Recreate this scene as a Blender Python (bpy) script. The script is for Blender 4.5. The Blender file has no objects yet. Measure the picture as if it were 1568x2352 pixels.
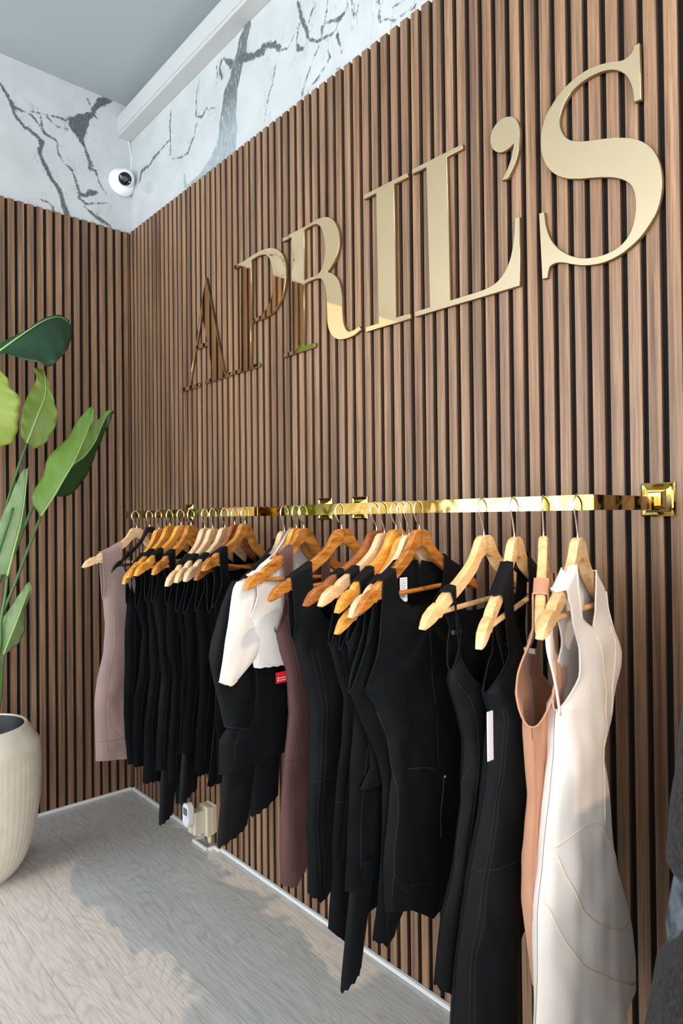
import bpy, bmesh, math, random
import numpy as np
from mathutils import Vector, Matrix, noise
random.seed(7)
S = bpy.context.scene
COL = S.collection

# ------------------------------------------------------------ camera
FPX, YAW, PIT, ROL = 1513.4, .7284, .0100, -.0108
cam = bpy.data.cameras.new('camera'); cam.sensor_fit = 'VERTICAL'; cam.sensor_height = 36
cam.lens = FPX/2352*36; cam.clip_start = .02; cam.clip_end = 60
co = bpy.data.objects.new('camera', cam); COL.objects.link(co)
fw = Vector((-math.cos(YAW)*math.cos(PIT), math.sin(YAW)*math.cos(PIT), math.sin(PIT)))
rt = fw.cross(Vector((0, 0, 1))).normalized(); up = rt.cross(fw)
r2 = rt*math.cos(ROL)+up*math.sin(ROL); u2 = -rt*math.sin(ROL)+up*math.cos(ROL)
M = Matrix((r2, u2, -fw)).transposed().to_4x4(); M.translation = Vector((3.101, -1.3961, 1.2981))
co.matrix_world = M
cam.dof.use_dof = True; cam.dof.focus_distance = 1.75; cam.dof.aperture_fstop = 6.5
S.camera = co

# ------------------------------------------------------------ world, sun, window light, exposure
w = bpy.data.worlds.new('world'); S.world = w; w.use_nodes = True
nt = w.node_tree; bg = nt.nodes['Background']
bg.inputs[0].default_value = (.62, .78, 1, 1); bg.inputs[1].default_value = 1.0
def area(name, loc, rot, sx, sy, power, col):
    l = bpy.data.lights.new(name, 'AREA'); l.shape = 'RECTANGLE'; l.size = sx; l.size_y = sy
    l.energy = power; l.color = col
    o = bpy.data.objects.new(name, l); COL.objects.link(o); o.location = loc; o.rotation_euler = rot
    return o
XW, YW, ZC, XB = 3.60, -4.6, 3.34, -1.6      # front window wall, side wall, ceiling height, far alcove wall
area('shopfront_daylight', (XW+.05, -2.35, 1.35), (0, math.radians(90), 0), 2.3, 4.0, 125, (1, .95, .88))
area('side_window_daylight', (1.0, YW-.05, 1.75), (math.radians(90), 0, 0), 4.4, 2.3, 195, (.88, .95, 1))
sl = bpy.data.lights.new('sun', 'SUN'); sl.energy = 1.25; sl.color = (1, .68, .42); sl.angle = math.radians(.8)
so_ = bpy.data.objects.new('sun', sl); COL.objects.link(so_)
so_.rotation_euler = Vector((-1, .0, -1.02)).to_track_quat('-Z', 'Y').to_euler()
vs = S.view_settings; vs.view_transform = 'Standard'; vs.look = 'None'; vs.exposure = 0.22; vs.gamma = 1; vs.use_curve_mapping = False

# measured outlines, all in metres on the surfaces where the things stand
LETTERS={'A':[[[.7694,2.2775,1],[.902,1.8632,1],[.9514,1.8629,1],[.9512,1.8494,1],[.7558,1.8492,1],[.756,1.8628,1],[.8224,1.863,1],[.78,1.9989,1],[.6784,2.0009,1],[.6274,1.8616,1],[.706,1.86,1],[.7058,1.845,1],[.5596,1.845,1],[.5598,1.8606,1],[.6206,1.8601,1]],[[.7316,2.1441,1],[.7769,2.0138,1],[.6857,2.0163,1]]],'P':[[[.9766,2.2613,1],[1.0444,2.2589,1],[1.0943,2.263],[1.1368,2.2638],[1.178,2.2621],[1.2238,2.2521],[1.2679,2.2273],[1.2946,2.1914],[1.303,2.1499],[1.2975,2.106],[1.2845,2.0737],[1.2622,2.0467],[1.2285,2.0253],[1.1797,2.0162],[1.1326,2.0177],[1.0884,2.0169,1],[1.0828,1.8643,1],[1.136,1.8632,1],[1.1358,1.8502,1],[.9651,1.8497,1],[.9653,1.8629,1],[1.0187,1.8635,1],[1.0277,2.248,1],[.9771,2.2493,1]],[[1.0941,2.2478,1],[1.1365,2.2494],[1.1777,2.2433],[1.2034,2.2263],[1.22,2.1939],[1.2278,2.155],[1.2259,2.1057],[1.2105,2.0697],[1.1831,2.0464],[1.1596,2.0335],[1.1269,2.03],[1.0892,2.0278,1]]],'R':[[[1.2861,2.2674,1],[1.405,2.2646,1],[1.4592,2.2663],[1.4926,2.2648],[1.5251,2.2555],[1.5521,2.2356],[1.574,2.1985],[1.5801,2.164],[1.5729,2.1338],[1.5569,2.1091],[1.5362,2.0914],[1.52,2.0826,1],[1.5472,2.0679],[1.5714,2.0427],[1.5829,2.013],[1.5881,1.9793],[1.5888,1.941],[1.5934,1.9048],[1.6031,1.8821],[1.6189,1.8705],[1.6423,1.8705],[1.6653,1.8768,1],[1.6705,1.8643,1],[1.642,1.8548],[1.6078,1.852],[1.5728,1.8564],[1.5462,1.8695],[1.5274,1.893],[1.5187,1.922],[1.5167,1.9676],[1.5142,2.0134],[1.5077,2.0438],[1.494,2.0648],[1.4752,2.0741],[1.4415,2.0773],[1.4019,2.0758,1],[1.3976,1.8715,1],[1.4537,1.8699,1],[1.4535,1.857,1],[1.2809,1.8538,1],[1.2811,1.8674,1],[1.3318,1.8678,1],[1.3366,2.2531,1],[1.2859,2.2534,1]],[[1.4049,2.2546,1],[1.4347,2.2561],[1.4638,2.2539],[1.4851,2.2405],[1.5012,2.2138],[1.5099,2.1777],[1.5102,2.1413],[1.5004,2.111],[1.4827,2.0918],[1.4563,2.0871],[1.4319,2.0884],[1.4021,2.0883,1]]],'I':[[[1.6908,2.2636,1],[1.8665,2.2599,1],[1.8663,2.2475,1],[1.8142,2.2491,1],[1.8168,1.867,1],[1.8706,1.8652,1],[1.8704,1.8516,1],[1.6938,1.8529,1],[1.694,1.8671,1],[1.7477,1.8664,1],[1.7433,2.2495,1],[1.6916,2.25,1]]],'L':[[[1.8839,2.2621,1],[2.0574,2.2579,1],[2.0572,2.2459,1],[2.0056,2.2467,1],[2.0118,1.8657,1],[2.0672,1.8652],[2.1119,1.8652],[2.1485,1.8706],[2.1745,1.8865],[2.1939,1.9146],[2.2037,1.9478],[2.2086,1.9783],[2.2103,2.0124,1],[2.2232,2.0114,1],[2.2213,1.848,1],[1.8881,1.8521,1],[1.8883,1.8658,1],[1.9431,1.8652,1],[1.9362,2.247,1],[1.8837,2.2489,1]]],'Q':[[[2.2019,2.2618],[2.2173,2.2469],[2.2256,2.2266],[2.2267,2.2043],[2.2241,2.179],[2.2177,2.1552],[2.2054,2.1337],[2.1905,2.1154,1],[2.1749,2.1174,1],[2.1901,2.1368],[2.2033,2.1628],[2.2107,2.1935,1],[2.1979,2.1878],[2.1823,2.1853],[2.1674,2.189],[2.1506,2.2042],[2.1432,2.2261],[2.1462,2.2455],[2.1572,2.2599],[2.178,2.2673]]],'S':[[[2.5115,2.2702,1],[2.5127,2.1534,1],[2.499,2.1538,1],[2.4967,2.178],[2.4905,2.2014],[2.4791,2.2228],[2.4612,2.2398],[2.4415,2.2494],[2.4183,2.2544],[2.3914,2.2539],[2.3652,2.246],[2.3451,2.2295],[2.3329,2.2059],[2.3303,2.1834],[2.3377,2.1595],[2.3526,2.1397],[2.3741,2.1259],[2.4043,2.115],[2.4335,2.1061],[2.4618,2.0959],[2.4946,2.0795],[2.5184,2.0602],[2.5363,2.0365],[2.5474,2.0081],[2.552,1.9748],[2.5498,1.9442],[2.5422,1.9154],[2.5289,1.8937],[2.5076,1.8702],[2.4831,1.8551],[2.4552,1.8446],[2.4207,1.8416],[2.3851,1.8479],[2.3576,1.8583],[2.3357,1.8686],[2.3165,1.8735],[2.3017,1.8704],[2.2959,1.8602],[2.294,1.8463,1],[2.2813,1.8469,1],[2.2753,2.0008,1],[2.2878,2.0003,1],[2.2922,1.9662],[2.3036,1.9325],[2.3209,1.9062],[2.3455,1.8838],[2.3763,1.8663],[2.4063,1.8589],[2.4355,1.8576],[2.4611,1.8634],[2.4807,1.8776],[2.4924,1.8981],[2.4985,1.9257],[2.4982,1.9555],[2.4931,1.9777],[2.4797,1.9965],[2.4577,2.012],[2.4294,2.0246],[2.403,2.0336],[2.3729,2.0433],[2.3418,2.0573],[2.3164,2.0768],[2.297,2.1025],[2.2858,2.1313],[2.2818,2.1602],[2.285,2.189],[2.2944,2.2149],[2.3096,2.2347],[2.3321,2.2536],[2.3608,2.2671],[2.3917,2.273],[2.4185,2.2712],[2.4474,2.2636],[2.4699,2.2545],[2.4823,2.2526],[2.4927,2.256],[2.4996,2.2632,1],[2.5002,2.2688,1]]]}
VEIN_LEFT=[[[-.593,3.207,.0049],[-.57,3.174,.0066],[-.547,3.141,.0108],[-.535,3.094,.0075],[-.499,3.057,.0063],[-.442,3.035,.0094],[-.421,3.012,.0112],[-.43,2.96,.0086],[-.409,2.915,.0095],[-.376,2.855,.0088],[-.341,2.817,.0097],[-.329,2.763,.0107],[-.307,2.71,.0152]],[[-.041,3.41,.0029],[-.08,3.368,.0068],[-.11,3.337,.0144],[-.148,3.311,.0189],[-.176,3.276,.0122],[-.186,3.244,.0093],[-.214,3.214,.0157],[-.241,3.18,.0345],[-.26,3.15,.0435],[-.249,3.118,.0252],[-.24,3.084,.011],[-.224,3.053,.0055],[-.211,3.012,.0055],[-.202,2.969,.0093],[-.178,2.968,.0047],[-.16,2.918,.0028],[-.127,2.872,.0024]],[[-.515,3.129,.0033],[-.466,3.122,.0043],[-.433,3.091,.0034],[-.404,3.058,.0061],[-.357,3.045,.0026],[-.349,2.99,.0022],[-.323,2.954,.0022],[-.288,2.934,.0054],[-.27,2.89,.0036],[-.253,2.832,.0091],[-.225,2.836,.0092],[-.198,2.859,.0149],[-.17,2.868,.0047]],[[-.253,2.814,.0082],[-.226,2.795,.0046],[-.123,2.831,.0019]],[[-.466,3.135,.0026],[-.399,3.149,.0026],[-.348,3.156,.0044],[-.313,3.157,.0063],[-.277,3.18,.0109]],[[-.425,3.13,.0035],[-.421,3.078,.0035],[-.408,3.057,.0035]],[[-.399,3.14,.0022],[-.357,3.112,.0018],[-.304,3.119,.0027]],[[-.235,2.782,.0018],[-.189,2.755,.0074],[-.143,2.736,.0104],[-.105,2.724,.0038]],[[-.444,2.753,.0013],[-.402,2.749,.0022],[-.376,2.739,.0035],[-.368,2.706,.0053]],[[-.213,3.298,.0019],[-.195,3.259,.0056],[-.177,3.229,.0056],[-.167,3.222,.0028]],[[-.233,3.078,.0037],[-.197,2.989,.0074]],[[-.547,3.133,.0025],[-.507,3.123,.0059],[-.491,3.13,.0017]]]
VEIN_MAIN=[[[.987,3.066,.0207],[1.065,3.031,.012],[1.116,3.019,.0165],[1.153,3.024,.0076],[1.212,2.988,.0074],[1.235,2.96,.0046],[1.28,2.944,.0027]],[[.847,3.132,.0044],[.832,3.101,.0078],[.849,3.061,.0067]],[[.862,3.132,.0028],[.918,3.079,.0161]],[[.81,3.128,.0028],[.817,3.077,.0045]],[[.671,3.136,.0024],[.645,3.082,.003],[.644,3.0,.0037],[.692,2.978,.006],[.724,2.996,.0035],[.8,2.963,.0023]],[[.643,2.968,.0043],[.626,2.926,.0031],[.567,2.876,.005],[.506,2.885,.0026],[.426,2.91,.002]],[[.421,3.131,.004],[.41,3.065,.0054],[.414,2.967,.0034],[.408,2.935,.0027]],[[.409,3.004,.0034],[.324,2.997,.0042],[.245,2.99,.0087],[.205,2.974,.0059],[.121,2.98,.0106],[.095,2.939,.0077]],[[1.211,2.925,.0019],[1.186,2.861,.0038],[1.162,2.831,.0024],[1.139,2.756,.001]],[[1.337,3.081,.003],[1.349,3.043,.0052],[1.358,3.011,.0088],[1.369,2.982,.008],[1.387,2.953,.0094],[1.39,2.929,.0072],[1.404,2.906,.0043],[1.439,2.881,.0049],[1.473,2.873,.0041],[1.512,2.864,.0061],[1.523,2.865,.0034]],[[1.358,3.004,.0029],[1.345,2.984,.003],[1.335,2.955,.003],[1.332,2.93,.0037],[1.344,2.908,.0104],[1.368,2.895,.0044],[1.386,2.904,.0018]],[[1.435,3.007,.0018],[1.411,2.991,.0029],[1.399,2.968,.0022],[1.387,2.953,.0029]],[[1.497,2.985,.0017],[1.491,2.952,.0021],[1.479,2.915,.0055],[1.468,2.911,.0069],[1.465,2.887,.0028]],[[1.593,2.928,.0019],[1.587,2.906,.0039],[1.577,2.895,.0033],[1.555,2.89,.0086],[1.518,2.904,.004],[1.479,2.915,.0034]],[[1.541,2.848,.0066],[1.549,2.825,.0046],[1.557,2.8,.0033],[1.562,2.779,.002]],[[1.545,2.885,.0017],[1.534,2.863,.002]],[[1.333,2.987,.0015],[1.307,2.959,.0015],[1.275,2.942,.0023],[1.249,2.96,.0023],[1.236,2.975,.0063],[1.203,3.001,.0104],[1.163,3.019,.0106],[1.128,3.034,.01],[1.135,3.001,.0083]],[[1.461,2.866,.0014],[1.421,2.833,.0018],[1.397,2.804,.0022],[1.366,2.763,.0018],[1.356,2.734,.0015]],[[1.494,2.823,.002],[1.505,2.792,.002],[1.48,2.776,.0017],[1.448,2.759,.0028],[1.407,2.746,.0018],[1.383,2.732,.0015]],[[1.611,2.917,.0013],[1.615,2.879,.0019],[1.62,2.849,.0016]],[[1.643,2.887,.0009],[1.627,2.848,.0013]],[[1.73,2.846,.0024],[1.731,2.811,.0024],[1.726,2.797,.0048],[1.738,2.778,.003],[1.77,2.766,.0015],[1.792,2.746,.0029],[1.805,2.748,.0011],[1.84,2.744,.0017],[1.87,2.74,.0022],[1.878,2.75,.0014]],[[1.784,2.79,.0012],[1.81,2.784,.0017],[1.828,2.784,.0014]],[[1.537,2.737,.0047],[1.548,2.733,.0033]]]
VEIN_BAND=[[[1.035,3.158,.0222],[1.001,3.125,.0318],[.991,3.086,.035],[.962,3.049,.0376],[.938,3.001,.0396],[.909,2.969,.0507],[.898,2.913,.0562],[.886,2.872,.0602],[.888,2.81,.0697],[.87,2.771,.0808],[.766,2.744,.0343],[.672,2.726,.0204],[.573,2.727,.0151]],[[.539,2.791,.0089],[.547,2.741,.0102]]]
LEAVES={'A':[.48,[[-.761,1.89],[-.723,1.926],[-.678,1.969],[-.633,2.01],[-.586,2.05],[-.544,2.077],[-.508,2.087],[-.474,2.075]],[[-.761,1.911],[-.723,1.95],[-.681,1.984],[-.638,2.013],[-.598,2.051],[-.556,2.082],[-.508,2.096],[-.474,2.085]],[[-.755,1.876],[-.723,1.91],[-.69,1.901],[-.656,1.89],[-.61,1.882],[-.574,1.875],[-.533,1.916],[-.499,1.959],[-.471,2.021],[-.463,2.061]]],'B':[.42,[[-.615,1.599],[-.594,1.666],[-.572,1.731],[-.557,1.771],[-.548,1.823],[-.552,1.889]],[[-.618,1.6],[-.632,1.625],[-.634,1.669],[-.626,1.732],[-.605,1.791],[-.582,1.837],[-.583,1.875],[-.598,1.898]],[[-.612,1.599],[-.588,1.58],[-.557,1.601],[-.53,1.652],[-.516,1.711],[-.527,1.774],[-.538,1.837],[-.547,1.89]]],'C':[.55,[[-.758,1.562],[-.774,1.636],[-.773,1.722],[-.757,1.799],[-.741,1.839]],[[-.763,1.579],[-.805,1.634],[-.809,1.719],[-.773,1.797],[-.744,1.841]],[[-.718,1.576],[-.707,1.58],[-.694,1.619],[-.694,1.69],[-.688,1.742],[-.709,1.765],[-.717,1.781],[-.722,1.816],[-.738,1.839]]],'D':[.46,[[-.578,1.32],[-.53,1.402],[-.496,1.466],[-.467,1.518],[-.435,1.584],[-.409,1.645],[-.382,1.719],[-.372,1.759]],[[-.581,1.325],[-.6,1.364],[-.602,1.407],[-.559,1.477],[-.538,1.55],[-.466,1.634],[-.434,1.701],[-.382,1.762]],[[-.575,1.32],[-.525,1.401],[-.491,1.464],[-.463,1.516],[-.431,1.582],[-.402,1.645],[-.374,1.713],[-.368,1.763]]],'E':[.4,[[-.51,1.401],[-.44,1.517],[-.387,1.563],[-.34,1.629],[-.315,1.692],[-.291,1.742],[-.269,1.765]],[[-.513,1.407],[-.446,1.517],[-.413,1.591],[-.373,1.667],[-.332,1.714],[-.294,1.759],[-.27,1.767]],[[-.501,1.399],[-.46,1.399],[-.421,1.419],[-.361,1.494],[-.318,1.6],[-.277,1.716],[-.262,1.758]]],'F':[.52,[[-.713,1.103],[-.699,1.173],[-.685,1.237],[-.675,1.279],[-.662,1.35],[-.653,1.41],[-.646,1.464],[-.644,1.494]],[[-.714,1.112],[-.742,1.116],[-.753,1.187],[-.747,1.262],[-.731,1.309],[-.703,1.379],[-.675,1.457],[-.654,1.494]],[[-.71,1.106],[-.691,1.166],[-.666,1.219],[-.652,1.278],[-.65,1.332],[-.648,1.38],[-.644,1.452],[-.638,1.502]]],'G':[.52,[[-.728,.823],[-.706,.89],[-.678,.964],[-.655,1.021],[-.639,1.056],[-.637,1.075]],[[-.729,.829],[-.738,.854],[-.736,.888],[-.727,.946],[-.7,.99],[-.672,1.035],[-.647,1.071],[-.639,1.079]],[[-.724,.823],[-.698,.839],[-.673,.857],[-.651,.901],[-.651,.973],[-.636,1.02],[-.629,1.055],[-.633,1.076]]]}
STEMS={'B':[.42,[[-.615,1.599],[-.653,1.482],[-.688,1.358],[-.711,1.261],[-.733,1.159]]],'D':[.46,[[-.578,1.32],[-.626,1.192],[-.672,1.066],[-.706,.979],[-.723,.903],[-.737,.816]]],'E':[.4,[[-.51,1.401],[-.583,1.359],[-.62,1.277],[-.672,1.167],[-.707,1.083],[-.729,.988]]],'F':[.52,[[-.713,1.103],[-.721,1.027],[-.735,.941],[-.744,.825]]],'G':[.52,[[-.728,.823],[-.739,.749],[-.749,.681]]]}
HANGERS=[[.691,1.271,6.0,.136],[.804,1.276,26.0,.153],[.877,1.268,29.0,.176],[.963,1.281,25.0,.163],[1.045,1.282,18.0,.154],[1.114,1.282,26.0,.146],[1.204,1.273,29.0,.166],[1.254,1.272,27.0,.151],[1.326,1.275,24.0,.146],[1.383,1.284,28.0,.148],[1.439,1.286,22.0,.121],[1.635,1.266,21.0,.137],[1.689,1.274,17.0,.141],[1.721,1.274,8.0,.141],[1.873,1.273,-7.0,.16],[1.996,1.27,-1.0,.156],[2.022,1.264,2.0,.146],[2.059,1.273,6.0,.164],[2.08,1.258,4.0,.192],[2.1,1.261,6.0,.157],[2.13,1.273,5.0,.157],[2.302,1.262,6.0,.159],[2.373,1.259,15.0,.176],[2.436,1.262,27.0,.145],[2.504,1.26,14.0,.145]]
GARMENTS={1:{'o':[[.145,-.11],[.139,-.202]],'L':[[.14,-.259],[.132,-.347],[.138,-.458],[.165,-.548],[.174,-.641],[.172,-.768],[.173,-.843]],'si':.075,'dn':-.2,'col':'mauve','hem':[(0,.0),(.5,-.03),(1,-.045)],'th':.02},2:{'L':[[.129,-.272],[.143,-.364],[.152,-.53],[.151,-.651],[.141,-.745],[.124,-.836]],'so':.13,'si':.122,'strapless':1,'dn':-.27,'hem':[(0,0),(1,-.03)],'th':.018},3:{'L':[[.135,-.27],[.099,-.355],[.125,-.485],[.154,-.567],[.163,-.711],[.159,-.804]],'so':.14,'si':.095,'dn':-.26,'hem':[(0,0),(.5,-.03),(1,-.04)],'th':.018},4:{'L':[[.13,-.25],[.115,-.35],[.112,-.516],[.139,-.64],[.153,-.851]],'so':.14,'si':.1,'dn':-.2,'hem':[(0,0),(1,-.05)],'sc':1,'th':.018},5:{'L':[[.135,-.25],[.115,-.35],[.1,-.5],[.12,-.62],[.125,-.72],[.13,-.8]],'so':.14,'si':.1,'dn':-.24,'legs':[[.05,.115,-.97],[-.07,.04,-.93]],'hem':[(0,0),(1,0)],'th':.018},6:{'L':[[.137,-.25],[.134,-.376],[.111,-.491],[.124,-.626],[.134,-.732],[.135,-.814]],'so':.15,'si':.11,'dn':-.27,'hem':[(0,0),(1,-.05)],'sc':1,'th':.018},7:{'L':[[.165,-.25],[.15,-.33],[.14,-.45],[.15,-.6],[.165,-.68]],'so':.15,'si':.1,'dn':-.2,'legs':[[.09,.16,-.82],[-.1,.0,-.8]],'hem':[(0,0),(1,0)],'th':.018},8:{'L':[[.165,-.25],[.15,-.33],[.15,-.45],[.175,-.6],[.18,-.66]],'so':.14,'si':.105,'dn':-.25,'hem':[(0,0),(1,-.05)],'sc':1,'th':.018},9:{'L':[[.155,-.24],[.14,-.34],[.14,-.48],[.16,-.6],[.17,-.7]],'so':.14,'si':.105,'dn':-.26,'hem':[(0,0),(.5,-.06),(1,-.03)],'th':.018},10:{'L':[[.15,-.25],[.13,-.33],[.12,-.44],[.13,-.58],[.155,-.7],[.165,-.735]],'so':.15,'si':.12,'dn':-.2,'hem':[(0,0),(1,-.03)],'sc':1,'th':.018},11:{'L':[[.16,-.23],[.15,-.33],[.14,-.43],[.145,-.6],[.15,-.72]],'so':.15,'si':.11,'dn':-.24,'hem':[(0,0),(1,-.04)],'th':.018},12:{'o':[[.2,-.115]],'L':[[.195,-.25],[.18,-.34],[.17,-.44],[.243,-.512],[.249,-.596]],'R':[[-.16,-.25],[-.13,-.44],[-.1,-.56],[-.09,-.62]],'si':.09,'so':.2,'dn':-.14,'legs':[[.151,.255,-.762],[.034,.144,-.725]],'hem':[(0,0),(1,0)],'th':.02},13:{'L':[[.19,-.22],[.18,-.28],[.165,-.348]],'so':.195,'si':.125,'dn':-.135,'hem':[(0,0),(.5,-.012),(1,-.02)],'th':.02,'col':'white','sc':1},14:{'o':[[.099,-.068],[.086,-.13],[.09,-.196]],'L':[[.108,-.263],[.093,-.318],[.075,-.366],[.06,-.481],[.083,-.621],[.099,-.738],[.104,-.813],[.105,-.9]],'R':[[-.11,-.26],[-.085,-.36],[-.08,-.48],[-.1,-.62],[-.095,-.74],[-.09,-.8],[-.085,-.86]],'si':.058,'dn':-.25,'hem':[(0,0),(.2,-.02),(.5,.03),(1,.03)],'col':'plum','sc':1,'th':.02},15:{'o':[[.158,-.101],[.149,-.179]],'L':[[.145,-.261],[.122,-.326],[.106,-.401],[.099,-.455],[.11,-.588],[.113,-.711],[.111,-.816],[.114,-.866]],'so':.15,'si':.1,'dn':-.24,'hem':[(0,0),(.15,-.03),(.3,.0),(.5,.04),(1,.06)],'sc':1,'th':.022},16:{'L':[[.148,-.251],[.13,-.314],[.11,-.371],[.118,-.466],[.139,-.606],[.151,-.745],[.165,-.863]],'so':.135,'si':.115,'dn':-.3,'hem':[(0,0),(.15,-.05),(.3,0),(1,.02)],'th':.018},17:{'L':[[.15,-.25],[.12,-.35],[.11,-.45],[.14,-.6],[.15,-.7]],'so':.13,'si':.1,'dn':-.25,'hem':[(0,0),(1,-.03)],'th':.016},18:{'L':[[.175,-.237],[.163,-.312],[.154,-.396],[.164,-.485],[.177,-.617],[.19,-.746]],'so':.15,'si':.1,'dn':-.22,'legs':[[.141,.205,-.933]],'hem':[(0,0),(1,.0)],'sc':1,'th':.016},19:{'L':[[.18,-.317],[.155,-.369],[.125,-.431],[.119,-.488],[.155,-.527]],'so':.15,'si':.11,'dn':-.27,'hem':[(0,0),(1,-.03)],'th':.014},20:{'o':[[.14,-.12],[.155,-.2]],'L':[[.209,-.312],[.182,-.36],[.123,-.464],[.106,-.524],[.117,-.657],[.129,-.77],[.141,-.836]],'so':.14,'si':.11,'dn':-.26,'hem':[(0,0),(.15,-.03),(.3,.02),(.7,.03),(1,-.07)],'sc':1,'th':.014},21:{'o':[[.146,-.108],[.151,-.161],[.158,-.249]],'L':[[.174,-.325],[.142,-.364],[.11,-.429],[.098,-.514],[.11,-.619],[.12,-.706],[.113,-.797]],'R':[[-.148,-.294],[-.148,-.396],[-.151,-.55],[-.154,-.754],[-.101,-.826]],'n':[[.108,-.102],[.091,-.144],[.054,-.164],[-.016,-.166],[-.067,-.134],[-.098,-.067]],'oR':[[-.148,-.09],[-.151,-.172]],'si':.1,'dn':-.166,'hem':[(0,0),(.25,-.012),(.5,-.05),(.8,-.04),(1,0)],'th':.026},22:{'L':[[.117,-.252],[.121,-.272],[.093,-.34],[.072,-.394],[.08,-.518],[.105,-.617],[.145,-.707],[.168,-.817]],'so':.15,'si':.125,'dn':-.3,'hem':[(0,0),(.15,-.05),(.3,-.03),(1,.0)],'sc':1,'th':.025},23:{'o':[[.139,-.086],[.097,-.128],[.055,-.215]],'L':[[.087,-.287],[.067,-.338],[.084,-.457],[.114,-.57],[.14,-.681],[.156,-.793],[.167,-.868],[.177,-.979]],'R':[[-.009,-.225],[-.022,-.31],[-.022,-.395],[-.006,-.559],[.003,-.723],[.012,-.929],[.02,-1.047]],'si':.05,'dn':-.22,'hem':[(0,0),(1,0)],'th':.03},24:{'L':[[.14,-.315],[.128,-.36],[.12,-.45],[.145,-.55],[.15,-.62],[.13,-.7],[.11,-.77]],'so':.145,'si':.1,'dn':-.24,'hem':[(0,0),(1,0)],'col':'tan','th':.027,'open':.034},25:{'o':[[.157,-.082],[.094,-.124],[.047,-.183],[.051,-.242]],'L':[[.095,-.287],[.102,-.365],[.122,-.46],[.132,-.541],[.148,-.605],[.156,-.693],[.169,-.77],[.181,-.851]],'oR':[[-.161,-.077],[-.18,-.167]],'R':[[-.198,-.221],[-.136,-.277],[-.061,-.391],[-.09,-.487],[-.113,-.584],[-.163,-.703],[-.2,-.803],[-.19,-.893],[-.174,-.954],[-.154,-1.05]],'n':[[.084,-.08],[.027,-.14],[-.019,-.163],[-.066,-.144],[-.099,-.07]],'si':.085,'hem':[(0,0),(1,-.03)],'col':'ivory','th':.032}}
TWIST={23:-12,24:21,25:2,22:0,21:0,12:10,13:10}
# ------------------------------------------------------------ helpers
def link(o, parent=None):
    COL.objects.link(o)
    if parent: o.parent = parent
    return o
def tag(o, label=None, cat=None, group=None, kind=None):
    if label: o['label'] = label
    if cat: o['category'] = cat
    if group: o['group'] = group
    if kind: o['kind'] = kind
    return o
def empty(name, loc=(0, 0, 0), **k):
    o = bpy.data.objects.new(name, None); o.location = loc; o.empty_display_size = .05
    link(o); return tag(o, **k)
def mesh(name, V, F, mat, parent=None, smooth=False, merge=0):
    me = bpy.data.meshes.new(name)
    if parent is not None and parent.type == 'EMPTY':
        pl = parent.location; V = [(v[0]-pl[0], v[1]-pl[1], v[2]-pl[2]) for v in V]
    me.from_pydata([tuple(v) for v in V], [], F)
    if merge:
        bm = bmesh.new(); bm.from_mesh(me); bmesh.ops.remove_doubles(bm, verts=bm.verts, dist=merge)
        bmesh.ops.recalc_face_normals(bm, faces=bm.faces); bm.to_mesh(me); bm.free()
    me.materials.append(mat)
    if smooth: me.polygons.foreach_set('use_smooth', [True]*len(me.polygons))
    me.update()
    return link(bpy.data.objects.new(name, me), parent)
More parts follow.
